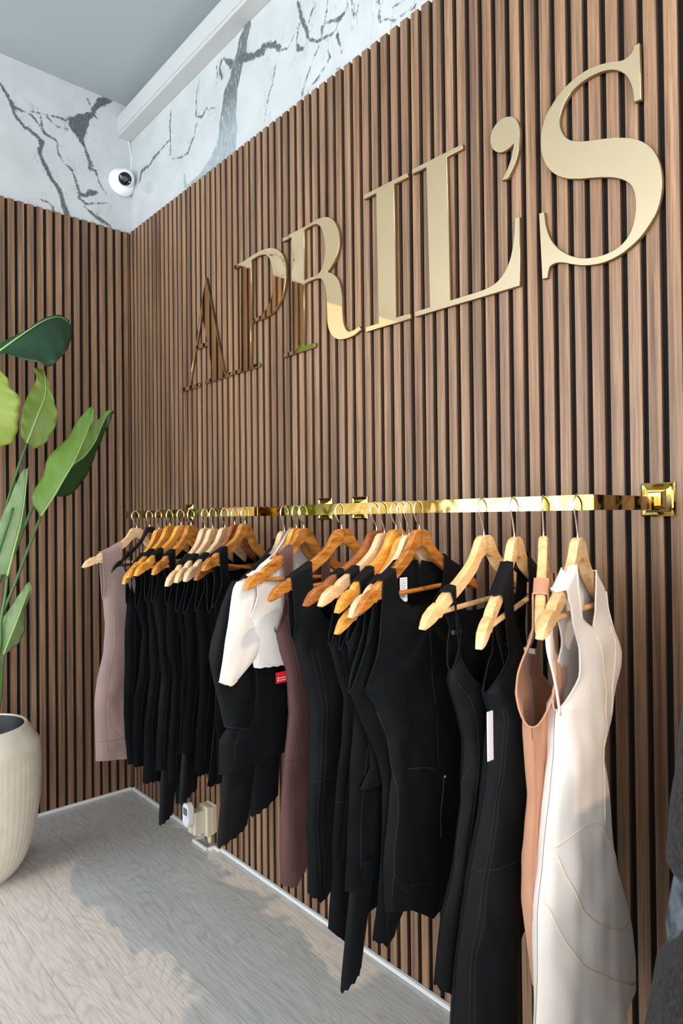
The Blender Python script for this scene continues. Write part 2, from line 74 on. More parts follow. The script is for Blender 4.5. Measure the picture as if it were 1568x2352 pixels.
class MB:
    """collects simple solids into one mesh"""
    def __init__(s): s.V = []; s.F = []
    def add(s, V, F):
        n = len(s.V); s.V += [tuple(v) for v in V]; s.F += [tuple(i+n for i in f) for f in F]; return s
    def box(s, x0, x1, y0, y1, z0, z1, b=0):
        if b <= 0:
            V = [(x, y, z) for x in (x0, x1) for y in (y0, y1) for z in (z0, z1)]
            F = [(0, 1, 3, 2), (4, 6, 7, 5), (0, 4, 5, 1), (2, 3, 7, 6), (0, 2, 6, 4), (1, 5, 7, 3)]
            return s.add(V, F)
        bm = bmesh.new(); bmesh.ops.create_cube(bm, size=1)
        for v in bm.verts:
            v.co = Vector(((x0+x1)/2+v.co.x*(x1-x0), (y0+y1)/2+v.co.y*(y1-y0), (z0+z1)/2+v.co.z*(z1-z0)))
        bmesh.ops.bevel(bm, geom=bm.edges[:], offset=b, segments=2, affect='EDGES')
        bm.verts.index_update()
        s.add([v.co for v in bm.verts], [[v.index for v in f.verts] for f in bm.faces]); bm.free(); return s
    def tube(s, pts, r, n=8, cap=True):
        pts = [Vector(p) for p in pts]; rr = r if isinstance(r, (list, tuple)) else [r]*len(pts)
        t0 = (pts[1]-pts[0]).normalized(); a = Vector((0, 0, 1)) if abs(t0.z) < .9 else Vector((1, 0, 0))
        nn = t0.cross(a).normalized(); rings = []; N0 = len(s.V); V = []
        for i, p in enumerate(pts):
            t = (pts[min(i+1, len(pts)-1)]-pts[max(i-1, 0)]).normalized()
            nn = (nn-t*nn.dot(t)).normalized(); bb = t.cross(nn)
            for k in range(n):
                q = 2*math.pi*k/n; V.append(p+nn*math.cos(q)*rr[i]+bb*math.sin(q)*rr[i])
        F = [(i*n+k, i*n+(k+1) % n, (i+1)*n+(k+1) % n, (i+1)*n+k) for i in range(len(pts)-1) for k in range(n)]
        if cap: F += [tuple(range(n))[::-1], tuple((len(pts)-1)*n+k for k in range(n))]
        return s.add(V, F)
    def rings(s, R, cap=True):
        n = len(R[0]); V = [p for r in R for p in r]
        F = [(i*n+k, i*n+(k+1) % n, (i+1)*n+(k+1) % n, (i+1)*n+k) for i in range(len(R)-1) for k in range(n)]
        if cap: F += [tuple(range(n))[::-1], tuple((len(R)-1)*n+k for k in range(n))]
        return s.add(V, F)
    def lathe(s, prof, c=(0, 0, 0), n=48, rfun=None):
        V = []
        for r, z in prof:
            for k in range(n):
                a = 2*math.pi*k/n; q = r*(rfun(a, z) if rfun else 1)
                V.append((c[0]+q*math.cos(a), c[1]+q*math.sin(a), c[2]+z))
        F = [(i*n+k, i*n+(k+1) % n, (i+1)*n+(k+1) % n, (i+1)*n+k) for i in range(len(prof)-1) for k in range(n)]
        return s.add(V, F)
    def build(s, name, mat, parent=None, smooth=False, merge=0):
        return mesh(name, s.V, s.F, mat, parent, smooth, merge)
def lerp(a, b, t): return a+(b-a)*t
def sstep(a, b, x):
    t = min(1, max(0, (x-a)/(b-a))); return t*t*(3-2*t)
def interp(tab, x):
    """tab: list of (x,y), x monotonic either way"""
    if tab[0][0] > tab[-1][0]: tab = tab[::-1]
    if x <= tab[0][0]: return tab[0][1]
    for a, b in zip(tab, tab[1:]):
        if x <= b[0]: return lerp(a[1], b[1], (x-a[0])/max(1e-9, b[0]-a[0]))
    return tab[-1][1]
def catmull(P, m=6, closed=False):
    P = [Vector(p) for p in P]; n = len(P); out = []
    rng = range(n if closed else n-1)
    for i in rng:
        p1, p2 = P[i], P[(i+1) % n]
        p0 = P[(i-1) % n] if closed or i > 0 else p1*2-p2
        p3 = P[(i+2) % n] if closed or i+2 < n else p2*2-p1
        for k in range(m):
            t = k/m
            out.append(.5*((2*p1)+(-p0+p2)*t+(2*p0-5*p1+4*p2-p3)*t*t+(-p0+3*p1-3*p2+p3)*t**3))
    if not closed: out.append(P[-1])
    return out

# ------------------------------------------------------------ materials
class NT:
    def __init__(s, name):
        s.m = bpy.data.materials.new(name); s.m.use_nodes = True; s.t = s.m.node_tree; s.b = s.t.nodes['Principled BSDF']
    def n(s, typ, **k):
        nd = s.t.nodes.new(typ)
        for a, v in k.items():
            if a.startswith('i_'):
                key = a[2:]; key = int(key) if key.isdigit() else key.replace('_', ' ')
                nd.inputs[key].default_value = v
            else: setattr(nd, a, v)
        return nd
    def l(s, a, b): s.t.links.new(a, b); return s
    def ramp(s, fac, stops, interp_='LINEAR'):
        r = s.n('ShaderNodeValToRGB'); cr = r.color_ramp; cr.interpolation = interp_
        while len(cr.elements) < len(stops): cr.elements.new(.5)
        for e, (p, c) in zip(cr.elements, stops): e.position = p; e.color = (*c, 1) if len(c) == 3 else c
        s.l(fac, r.inputs[0]); return r
    def math(s, op, a, b=None, clamp=False):
        nd = s.n('ShaderNodeMath', operation=op, use_clamp=clamp)
        for i, v in enumerate((a, b)):
            if v is None: continue
            if isinstance(v, (int, float)): nd.inputs[i].default_value = v
            else: s.l(v, nd.inputs[i])
        return nd.outputs[0]
    def mix(s, fac, a, b, blend='MIX'):
        nd = s.n('ShaderNodeMix', data_type='RGBA', blend_type=blend)
        for i, v in ((0, fac), (6, a), (7, b)):
            if isinstance(v, (int, float)): nd.inputs[i].default_value = v
            elif isinstance(v, tuple): nd.inputs[i].default_value = (*v, 1) if len(v) == 3 else v
            else: s.l(v, nd.inputs[i])
        return nd.outputs[2]
    def bump(s, h, strength=.3, dist=.001):
        b = s.n('ShaderNodeBump', i_Strength=strength, i_Distance=dist); s.l(h, b.inputs['Height']); s.l(b.outputs[0], s.b.inputs['Normal'])
    def set(s, **k):
        for a, v in k.items():
            i = s.b.inputs[a.replace('_', ' ')]
            if isinstance(v, tuple) and len(v) == 3: v = (*v, 1)
            if hasattr(v, 'links') or hasattr(v, 'is_linked'): s.l(v, i)
            else: i.default_value = v
        return s
def plain(name, col, rough=.6, metal=0, **k):
    t = NT(name); t.set(Base_Color=col, Roughness=rough, Metallic=metal, **k); return t.m

def wood_mat(name, dark, mid, light, axis=2, rough=.5, stretch=.03, scale=60, perobj=True, grain=.35, world=False):
    t = NT(name); tc = t.n('ShaderNodeTexCoord'); oi = t.n('ShaderNodeObjectInfo')
    src = tc.outputs['Object']
    mp = t.n('ShaderNodeMapping'); sc = [1, 1, 1]; sc[axis] = stretch; mp.inputs['Scale'].default_value = sc
    t.l(src, mp.inputs[0])
    off = t.n('ShaderNodeVectorMath', operation='SCALE'); off.inputs[0].default_value = (13.1, 7.7, 29.3)
    t.l(oi.outputs['Random'], off.inputs['Scale']); ad = t.n('ShaderNodeVectorMath', operation='ADD')
    t.l(mp.outputs[0], ad.inputs[0]); t.l(off.outputs[0], ad.inputs[1])
    n1 = t.n('ShaderNodeTexNoise', i_Scale=scale, i_Detail=5.0, i_Roughness=.6); t.l(ad.outputs[0], n1.inputs['Vector'])
    n2 = t.n('ShaderNodeTexNoise', i_Scale=scale*7, i_Detail=3.0); t.l(ad.outputs[0], n2.inputs['Vector'])
    r = t.ramp(n1.outputs[0], [(.3, dark), (.5, mid), (.68, light)])
    fine = t.ramp(n2.outputs[0], [(.38, (.50, .48, .46)), (.55, (1, 1, 1))])
    c = t.mix(grain, r.outputs[0], fine.outputs[0], 'MULTIPLY')
    rv = t.ramp(oi.outputs['Random'], [(0, (.84, .82, .80)), (.5, (1, 1, 1)), (1, (1.0, .93, .86))])
    c = t.mix(1.0, c, rv.outputs[0], 'MULTIPLY')
    t.set(Base_Color=c, Roughness=rough)
    t.bump(n2.outputs[0], .25, .0006)
    return t.m
M_slat = wood_mat('walnut_veneer', (.105, .057, .029), (.252, .146, .082), (.37, .23, .135), grain=.6, rough=.5, scale=55, stretch=.02)
M_felt = plain('black_felt', (.004, .004, .004), .95)
M_white = plain('white_paint', (.78, .80, .80), .55)
M_trim = plain('white_gloss_trim', (.75, .76, .76), .3)
M_cream = plain('cream_wall_paint', (.72, .62, .48), .7)
M_tanw = plain('warm_tan_paint', (.50, .32, .16), .7)
M_chrome = plain('chrome', (.80, .80, .80), .15, 1)
M_blackpl = plain('black_plastic', (.006, .006, .007), .35)
M_gold = plain('mirror_gold', (.96, .735, .465), .03, 1)
M_goldedge = plain('shaded_acrylic_edge', (.16, .09, .03), .45)  # letter sides coloured dark to stand for their shade
def brass():
    t = NT('polished_brass'); tc = t.n('ShaderNodeTexCoord')
    n1 = t.n('ShaderNodeTexNoise', i_Scale=26.0, i_Detail=2.0, i_Distortion=1.2); t.l(tc.outputs['Object'], n1.inputs['Vector'])
    r = t.ramp(n1.outputs[0], [(.42, (.42, .29, .075)), (.52, (.52, .38, .13)), (.6, (.60, .47, .22))]); r2_ = t.ramp(n1.outputs[0], [(.45, (.04,)*3), (.56, (.13,)*3)])
    t.set(Base_Color=r.outputs[0], Metallic=1.0, Roughness=r2_.outputs[0]); return t.m
M_brass = brass()
def fabric(name, col, seam, rough=.85, sheen=.25, noise_amt=.15, scale=900):
    t = NT(name); tc = t.n('ShaderNodeTexCoord')
    n1 = t.n('ShaderNodeTexNoise', i_Scale=float(scale), i_Detail=2.0); t.l(tc.outputs['Object'], n1.inputs['Vector'])
    n2 = t.n('ShaderNodeTexNoise', i_Scale=9.0, i_Detail=2.0); t.l(tc.outputs['Object'], n2.inputs['Vector'])
    d = tuple(x*(1-noise_amt) for x in col)
    r = t.ramp(n2.outputs[0], [(.35, d), (.65, col)])
    t.set(Base_Color=r.outputs[0], Roughness=rough, Sheen_Weight=sheen, Sheen_Roughness=.4)
    t.b.inputs['Sheen Tint'].default_value = (*[min(1, c*4+.25) for c in col], 1)
    t.b.inputs['Specular IOR Level'].default_value = .2 if name.startswith('black') else .25
    t.bump(n1.outputs[0], .15, .0004)
    return t.m, plain(name+'_seam', seam, .8)
FB = {
 'black': fabric('black_jersey', (.0016, .0024, .0036), (.0036, .0055, .0072), .72, .005),
 'mauve': fabric('mauve_jersey', (.30, .205, .185), (.22, .14, .13), .6, .2),
 'plum': fabric('plum_jersey', (.105, .050, .048), (.07, .03, .03), .6, .15),
 'tan': fabric('tan_jersey', (.55, .27, .16), (.45, .21, .13), .55, .2),
 'ivory': fabric('ivory_jersey', (.76, .715, .67), (.78, .62, .46), .55, .2, .05),
 'white': fabric('white_jersey', (.65, .625, .60), (.72, .58, .48), .6, .2, .04),
}
M_lace = plain('black_lace', (.007, .008, .010), .7)
M_plumlace = plain('plum_lace', (.10, .055, .075), .7)

def marble():
    t = NT('veined_marble_panel')
    at = t.n('ShaderNodeAttribute', attribute_name='vein'); tc = t.n('ShaderNodeTexCoord')
    n1 = t.n('ShaderNodeTexNoise', i_Scale=42.0, i_Detail=6.0, i_Roughness=.65); t.l(tc.outputs['Object'], n1.inputs['Vector'])
    sp = t.n('ShaderNodeSeparateColor'); t.l(at.outputs['Color'], sp.inputs[0])
    # red: field .5 = edge of a vein; green: field of the wide grey band
    nh = t.n('ShaderNodeTexNoise', i_Scale=170.0, i_Detail=5.0, i_Roughness=.7); t.l(tc.outputs['Object'], nh.inputs['Vector'])
    nz = t.math('ADD', t.math('MULTIPLY', t.math('SUBTRACT', n1.outputs[0], .5), .75), t.math('MULTIPLY', t.math('SUBTRACT', nh.outputs[0], .5), .55))
    v = t.math('ADD', sp.outputs[0], nz)
    vm = t.ramp(v, [(.45, (0,)*3), (.50, (.55,)*3), (.58, (1,)*3)])
    # hairlines running beside the main veins
    mh = t.n('ShaderNodeMapping'); mh.inputs['Scale'].default_value = (1, 1, .45); t.l(tc.outputs['Object'], mh.inputs[0])
    nr = t.n('ShaderNodeTexNoise', i_Scale=8.0, i_Detail=3.0, i_Roughness=.55, i_Distortion=1.5); t.l(mh.outputs[0], nr.inputs['Vector'])
    rd = t.math('ABSOLUTE', t.math('SUBTRACT', nr.outputs[0], .5))
    hl = t.ramp(rd, [(0, (1,)*3), (.006, (.5,)*3), (.012, (0,)*3)])
    hm = t.math('MULTIPLY', t.math('MULTIPLY', hl.outputs[0], sp.outputs[2]), t.ramp(nh.outputs[0], [(.38, (.1,)*3), (.55, (1,)*3)]).outputs[0])
    n2 = t.n('ShaderNodeTexNoise', i_Scale=7.0, i_Detail=4.0); t.l(tc.outputs['Object'], n2.inputs['Vector'])
    base = t.ramp(n2.outputs[0], [(.3, (.45, .475, .485)), (.6, (.51, .535, .545))])
    n3 = t.n('ShaderNodeTexNoise', i_Scale=150.0, i_Detail=3.0); t.l(tc.outputs['Object'], n3.inputs['Vector'])
    vc = t.ramp(n3.outputs[0], [(.35, (.06, .075, .08)), (.7, (.15, .175, .18))])
    mp = t.n('ShaderNodeMapping'); mp.inputs['Scale'].default_value = (1, 1, .25); t.l(tc.outputs['Object'], mp.inputs[0])
    n4 = t.n('ShaderNodeTexNoise', i_Scale=110.0, i_Detail=4.0, i_Roughness=.7); t.l(mp.outputs[0], n4.inputs['Vector'])
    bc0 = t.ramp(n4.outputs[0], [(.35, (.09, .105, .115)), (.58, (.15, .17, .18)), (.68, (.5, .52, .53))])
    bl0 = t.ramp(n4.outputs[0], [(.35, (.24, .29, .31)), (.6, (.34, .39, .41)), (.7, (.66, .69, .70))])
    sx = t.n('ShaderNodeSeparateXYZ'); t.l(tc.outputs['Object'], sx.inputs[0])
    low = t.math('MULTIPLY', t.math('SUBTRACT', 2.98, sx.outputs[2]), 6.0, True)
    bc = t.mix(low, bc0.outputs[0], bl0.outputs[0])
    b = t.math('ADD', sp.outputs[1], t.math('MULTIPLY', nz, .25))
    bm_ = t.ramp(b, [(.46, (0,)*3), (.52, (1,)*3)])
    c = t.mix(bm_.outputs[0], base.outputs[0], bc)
    c = t.mix(t.math('MULTIPLY', hm, .75), c, vc.outputs[0])
    c = t.mix(vm.outputs[0], c, vc.outputs[0])
    t.set(Base_Color=c, Roughness=.12); t.b.inputs['Specular IOR Level'].default_value = .35
    return t.m
M_marble = marble()

def plank_mat():
    t = NT('grey_washed_oak'); tc = t.n('ShaderNodeTexCoord'); oi = t.n('ShaderNodeObjectInfo')
    off = t.n('ShaderNodeVectorMath', operation='SCALE'); off.inputs[0].default_value = (17.0, 5.3, 3.1); t.l(oi.outputs['Random'], off.inputs['Scale'])
    ad = t.n('ShaderNodeVectorMath', operation='ADD'); t.l(tc.outputs['Object'], ad.inputs[0]); t.l(off.outputs[0], ad.inputs[1])
    mp = t.n('ShaderNodeMapping'); mp.inputs['Scale'].default_value = (.28, 1.5, 1); t.l(ad.outputs[0], mp.inputs[0])
    wn = t.n('ShaderNodeTexNoise', i_Scale=3.2, i_Detail=2.0, i_Roughness=.45); t.l(mp.outputs[0], wn.inputs['Vector'])
    rings = t.math('FRACT', t.math('MULTIPLY', wn.outputs[0], 40.0))
    mp2 = t.n('ShaderNodeMapping'); mp2.inputs['Scale'].default_value = (.06, 1, 1); t.l(ad.outputs[0], mp2.inputs[0])
    fn = t.n('ShaderNodeTexNoise', i_Scale=190.0, i_Detail=4.0, i_Roughness=.6); t.l(mp2.outputs[0], fn.inputs['Vector'])
    rr = t.ramp(rings, [(0, (.86, .85, .835)), (.25, (1, 1, 1)), (.78, (1, 1, 1)), (1, (.86, .85, .835))])
    base = t.ramp(fn.outputs[0], [(.3, (.40, .40, .39)), (.52, (.52, .52, .51)), (.7, (.58, .58, .57))])
    c = t.mix(1.0, base.outputs[0], rr.outputs[0], 'MULTIPLY')
    rv = t.ramp(oi.outputs['Random'], [(0, (.93, .93, .93)), (1, (1, 1, 1))])
    c = t.mix(1.0, c, rv.outputs[0], 'MULTIPLY')
    t.set(Base_Color=c, Roughness=.34); t.bump(fn.outputs[0], .12, .0006); return t.m
M_plank = plank_mat()

# ------------------------------------------------------------ room shell
def quadbox(name, x0, x1, y0, y1, z0, z1, mat, **k):
    return tag(MB().box(x0, x1, y0, y1, z0, z1).build(name, mat), kind='structure', **k)
floor = quadbox('floor', XB-.1, XW+.2, YW-.1, .0, -.06, -.006, plain('screed', (.12, .12, .12), .9))
PL, PW = 1.22, .1525
pm = None
row0 = -.004
for r_ in range(31):
    yb = row0-PW*r_
    if yb-PW < YW: break
    offx = (-.045 if r_ == 4 else random.uniform(0, PL))
    x = XB+((1.175-XB) % PL)+offx-2*PL
    while x < XW:
        a, b = max(x, XB), min(x+PL, XW)
        if b-a > .06 and (x > XB-PL):
            full = abs(b-a-PL) < 1e-6
            if full and pm:
                o = link(bpy.data.objects.new('plank', pm), floor)
            else:
                m_ = MB().box(-(b-a)/2+.0006, (b-a)/2-.0006, -PW/2+.0005, PW/2-.0005, -.006, 0)
                o = m_.build('plank', M_plank, floor)
                if full: pm = o.data
            o.location = ((a+b)/2, yb-PW/2, 0)
        x += PL
HS = 2.708                                        # height of the slatted panels
# marble upper panels on both walls: fine grids carrying the drawn veins as a field
def vein_field(P, Q, lines, gain):
    """P,Q arrays of plane coordinates -> soft membership, .5 at the edge of a line"""
    best = np.full(P.shape, -9.0)
    for L in lines:
        for a, b in zip(L, L[1:]):
            dx, dz = b[0]-a[0], b[1]-a[1]; q = dx*dx+dz*dz+1e-12
            t = np.clip(((P-a[0])*dx+(Q-a[1])*dz)/q, 0, 1)
            d = np.hypot(P-a[0]-t*dx, Q-a[1]-t*dz); wd = a[2]+(b[2]-a[2])*t
            best = np.maximum(best, wd-d)
    return np.clip(.5+best*gain, 0, 1)
def wall_panel(name, u0, u1, z0, z1, du, lines, band, vertical_x):
    nu, nz = int((u1-u0)/du)+1, int((z1-z0)/du)+1
    us = np.linspace(u0, u1, nu); zs = np.linspace(z0, z1, nz)
    U, Z = np.meshgrid(us, zs)
    if vertical_x: V = np.stack([U.ravel(), np.full(U.size, -.001), Z.ravel()], 1)
    else: V = np.stack([np.full(U.size, .001), U.ravel(), Z.ravel()], 1)
    idx = np.arange(nu*nz).reshape(nz, nu)
    F = np.stack([idx[:-1, :-1], idx[:-1, 1:], idx[1:, 1:], idx[1:, :-1]], -1).reshape(-1, 4)
    if not vertical_x: F = F[:, ::-1]
    F = F[:, ::1]
    me = bpy.data.meshes.new(name); me.from_pydata(V.tolist(), [], F.tolist()); me.materials.append(M_marble)
    at = me.color_attributes.new('vein', 'FLOAT_COLOR', 'POINT')
    r = vein_field(U, Z, lines, 26); g = vein_field(U, Z, band, 18) if band else np.zeros(U.shape)
    bl = np.clip((vein_field(U, Z, lines, 6)-.12)*2.2, 0, 1)
    at.data.foreach_set('color', np.stack([r.ravel(), g.ravel(), bl.ravel(), np.ones(U.size)], 1).astype(np.float32).ravel())
    me.update(); return bpy.data.objects.new(name, me)
wallR = quadbox('wall_right', -.12, XW+.2, 0, .15, -.06, ZC+.1, M_white)
wallL = quadbox('wall_left', -.12, 0, -1.15, 0, -.06, ZC+.1, M_white)
random.seed(3)
def rnd_veins(u0, u1, n):
    out = []
    for _ in range(n):
        x, z = random.uniform(u0, u1), random.uniform(2.7, 3.3); a = random.uniform(0, 6.28); L = []
        for k in range(random.randint(3, 8)):
            L.append((x, z, random.uniform(.0008, .006))); a += random.uniform(-.8, .8); x += .05*math.cos(a); z += .07*math.sin(a)
        out.append(L)
    return out
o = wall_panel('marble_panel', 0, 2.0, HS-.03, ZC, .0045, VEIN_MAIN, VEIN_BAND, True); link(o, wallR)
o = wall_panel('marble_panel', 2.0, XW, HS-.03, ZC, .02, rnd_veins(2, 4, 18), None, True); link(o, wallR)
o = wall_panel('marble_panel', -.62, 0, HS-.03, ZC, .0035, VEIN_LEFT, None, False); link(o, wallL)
o = wall_panel('marble_panel', -1.15, -.62, HS-.03, ZC, .01, rnd_veins(-1.15, -.65, 12), None, False); link(o, wallL)
# felt boards and individual slats
T0, TF = .010, .022
MB().box(0.01, XW, -T0, -.0005, .004, HS).build('felt_backing', M_felt, wallR)
MB().box(.0005, T0, -1.15, -.0105, .004, HS).build('felt_backing', M_felt, wallL)
M_edge = wood_mat('shaded_slat_edge', (.045, .024, .013), (.085, .046, .026), (.12, .07, .04), rough=.65, scale=55, stretch=.02)  # slat sides coloured darker, shade put into the colour
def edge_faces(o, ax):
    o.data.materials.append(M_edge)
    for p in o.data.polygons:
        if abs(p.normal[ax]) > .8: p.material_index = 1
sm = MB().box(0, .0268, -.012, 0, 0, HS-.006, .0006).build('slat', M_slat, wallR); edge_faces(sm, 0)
sm.location = (.0336, -T0, .006)
n = 1
x = .0336+.04
while x < XW-.03:
    o = link(bpy.data.objects.new('slat', sm.data), wallR); o.location = (x+random.uniform(-.0004, .0004), -T0-.00002*n, .006); x += .04; n += 1
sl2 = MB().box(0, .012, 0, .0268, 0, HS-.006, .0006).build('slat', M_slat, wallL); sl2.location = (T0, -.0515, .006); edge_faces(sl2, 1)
for k in range(1, 28):
    y_ = -.0515-.04*k
    if y_ < -1.15: break
    o = link(bpy.data.objects.new('slat', sl2.data), wallL); o.location = (T0, y_, .006)
o = MB().box(T0, T0+.012, -.0335, -.0225, .006, HS).build('slat', M_slat, wallL)
# rest of the room (seen in the gold letters)
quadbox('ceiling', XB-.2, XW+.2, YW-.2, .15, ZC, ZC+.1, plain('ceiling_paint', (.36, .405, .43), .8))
quadbox('wall_alcove', XB-.1, XB, YW, -1.15, -.06, ZC, M_cream)
quadbox('wall_alcove_return', XB, -.12, -1.15, -1.03, -.06, ZC, M_tanw)
WX0, WX1 = -1.3, 3.3
mb = MB()
mb.box(XB, WX0, YW-.12, YW, 0, ZC).box(WX1, XW+.2, YW-.12, YW, 0, ZC).box(WX0, WX1, YW-.12, YW, 0, .5).box(WX0, WX1, YW-.12, YW, 2.92, ZC)
tag(mb.build('wall_side', M_cream), kind='structure')
mb = MB()
for k in range(5): mb.box(WX0+k*(WX1-WX0-.05)/4, WX0+.05+k*(WX1-WX0-.05)/4, YW-.07, YW-.01, .5, 2.92)
mb.box(WX0, WX1, YW-.07, YW-.01, .5, .56).box(WX0, WX1, YW-.07, YW-.01, 2.87, 2.92)
tag(mb.build('window_1', M_white), kind='structure')
mb = MB(); mb.box(XW, XW+.12, YW, 0, ZC-.05, ZC).box(XW, XW+.12, YW, 0, 0, .12).box(XW, XW+.12, YW, -4.4, 0, ZC)
tag(mb.build('wall_front', M_cream), kind='structure')
mb = MB()
for yy in (-4.4, -3.3, -2.2, -1.1, -.05): mb.box(XW+.02, XW+.08, yy, yy+.05, .12, ZC-.05)
mb.box(XW+.02, XW+.08, -4.4, 0, .12, .17)
tag(mb.build('window_2', M_white), kind='structure')
# beam under the ceiling
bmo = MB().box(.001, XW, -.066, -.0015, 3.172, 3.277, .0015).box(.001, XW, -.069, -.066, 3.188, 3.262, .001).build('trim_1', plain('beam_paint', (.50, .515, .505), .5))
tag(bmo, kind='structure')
# floor edge trim
t1 = MB().box(.035, .695, -.036, -.0225, 0, .012, .002).box(.845, XW, -.036, -.0225, 0, .012, .002).build('baseboard_right', M_trim); tag(t1, kind='structure')
t1 = MB().box(.0225, .036, -1.15, -.036, 0, .012, .002).build('baseboard_left', M_trim); tag(t1, kind='structure')
t1 = MB().box(.695, .706, -.078, -.0225, 0, .012, .002).box(.706, .80, -.078, -.066, 0, .012, .002).box(.80, .812, -.066, -.036, 0, .012, .002).box(.812, .845, -.046, -.0225, 0, .012, .002).build('trim_2', M_trim); tag(t1, kind='structure')

# ------------------------------------------------------------ gold letters
NAMES = {'A': 'letter_a', 'P': 'letter_p', 'R': 'letter_r', 'I': 'letter_i', 'L': 'letter_l', 'Q': 'apostrophe', 'S': 'letter_s'}
LAB = {'A': 'gold mirrored capital letter A, first of the sign on the slatted wall',
       'P': 'gold mirrored capital letter P between the A and the R on the wall',
       'R': 'gold mirrored capital letter R with a curled leg on the slatted wall',
       'I': 'gold mirrored capital letter I between the R and the L',
       'L': 'gold mirrored capital letter L with an upturned foot on the wall',
       'Q': 'small gold mirrored apostrophe between the L and the S',
       'S': 'largest curved gold mirrored capital letter S at the right end of the sign'}
def smooth_outline(P):
    n = len(P); out = []
    for i in range(n):
        p1, p2 = P[i], P[(i+1) % n]; c1, c2 = len(p1) > 2, len(p2) > 2
        a, b = Vector(p1[:2]), Vector(p2[:2])
        if c1 and c2: out.append(a); continue
        p0 = Vector(P[i-1][:2]); p3 = Vector(P[(i+2) % n][:2])
        if c1: p0 = a-(b-a)*.8+(p3-b)*0 if False else 2*a-b+.35*((p3-b)-(b-a))*-1
        if c2: p3 = 2*b-a+.35*((b-a)-(a-p0))
        for k in range(7):
            t = k/7
            out.append(.5*((2*a)+(-p0+b)*t+(2*p0-5*a+4*b-p3)*t*t+(-p0+3*a-3*b+p3)*t**3))
    return out
for k, spl in LETTERS.items():
    cu = bpy.data.curves.new('tmp', 'CURVE'); cu.dimensions = '2D'; cu.fill_mode = 'BOTH'; cu.extrude = .0052; cu.bevel_depth = .0004; cu.bevel_resolution = 0
    cu.offset = -.0004
    x0 = min(p[0] for p in spl[0]); z0 = min(p[1] for p in spl[0])
    for s_ in spl:
        pts = smooth_outline(s_); sp = cu.splines.new('POLY'); sp.points.add(len(pts)-1)
        for q, p in zip(sp.points, pts): q.co = (p.x-x0, p.y-z0, 0, 1)
        sp.use_cyclic_u = True
    to = bpy.data.objects.new('tmp', cu); COL.objects.link(to)
    bpy.context.view_layer.update()
    me = bpy.data.meshes.new_from_object(to.evaluated_get(bpy.context.evaluated_depsgraph_get()))
    bpy.data.objects.remove(to)
    me.name = NAMES[k]; me.materials.clear(); me.materials.append(M_gold)
    me.transform(Matrix.Rotation(math.radians(90), 4, 'X')); me.materials.append(M_goldedge)
    for p_ in me.polygons:
        if abs(p_.normal.y) < .3: p_.material_index = 1
    o = link(bpy.data.objects.new(NAMES[k], me)); o.location = (x0, -.030, z0)
    tag(o, LAB[k], 'letter', 'gold letters of the shop sign')

# ------------------------------------------------------------ brass clothes rails
YB = -.300
def rail(x0, x1, flanges, label):
    r = empty('clothes_rail', (x0, -.022, 1.322), label=label, cat='rail', group='brass clothes rails on the wall')
    hh, ht = .0135, .0065
    MB().box(x0-ht, x1+ht, YB-ht, YB+ht, 1.322-hh, 1.322+hh, .0012).build('front_bar', M_brass, r)
    for xx in (x0, x1):
        MB().box(xx-ht, xx+ht, YB+ht, -.035, 1.322-hh, 1.322+hh, .0012).build('return_bar', M_brass, r)
        b = MB(); z0_, s1, s2 = 1.334, .034, .013
        R = []
        for s_, y_ in ((s1, -.0222), (s1, -.0275), (s1-.003, -.029), (s1-.008, -.0275), (s2+.006, -.034), (s2, -.046)):
            R.append([(xx-s_, y_, z0_-s_-.004), (xx+s_, y_, z0_-s_-.004), (xx+s_, y_, z0_+s_-.004), (xx-s_, y_, z0_+s_-.004)])
        b.rings(R); b.build('wall_flange', M_brass, r)
    return r
rail(.604, 1.488, None, 'brass rectangular wall rail nearest the corner, holding eleven hangers')
rail(1.650, 2.531, None, 'brass rectangular wall rail on the right, holding most of the long garments')

# ------------------------------------------------------------ hangers
ARM = [(0, 0), (.012, -.0005), (.020, -.003), (.026, -.008), (.034, -.021), (.042, -.034), (.055, -.047), (.075, -.061), (.105, -.079), (.15, -.101), (.157, -.106), (.162, -.113), (.169, -.112), (.185, -.118), (.200, -.128), (.209, -.138), (.215, -.150)]
ARMH = [(0, .037), (.014, .042), (.026, .044), (.034, .040), (.042, .036), (.055, .032), (.075, .030), (.105, .029), (.15, .028), (.17, .027), (.185, .029), (.2, .024), (.209, .017), (.215, .003)]
def arm(s): return interp(ARM, abs(s))
def tilt_of(i): return (HANGERS[i][3]-.150)/.215
def frame(i, s, d, n, ph=None):
    X, zn, p, dr = HANGERS[i]; p = math.radians(p if ph is None else ph)
    return (X+s*math.sin(p)+n*math.cos(p), YB-s*math.cos(p)+n*math.sin(p), zn+d)
WOODS = {
 'beech': wood_mat('pale_beech', (.60, .38, .20), (.74, .50, .29), (.82, .60, .38), axis=1, rough=.35, scale=45, stretch=.12),
 'pale': wood_mat('blond_wood', (.62, .37, .16), (.78, .50, .24), (.86, .60, .32), axis=1, rough=.35, scale=40, stretch=.12),
 'honey': wood_mat('honey_wood', (.46, .18, .02), (.66, .29, .045), (.78, .40, .09), axis=1, rough=.28, scale=50, stretch=.12),
 'oak': wood_mat('toasted_oak', (.26, .085, .012), (.48, .18, .03), (.62, .28, .06), axis=1, rough=.28, scale=60, stretch=.12, grain=.6),
 'walnut': wood_mat('reddish_walnut', (.18, .05, .012), (.30, .095, .025), (.40, .15, .04), axis=1, rough=.28, scale=60, stretch=.12, grain=.6)}
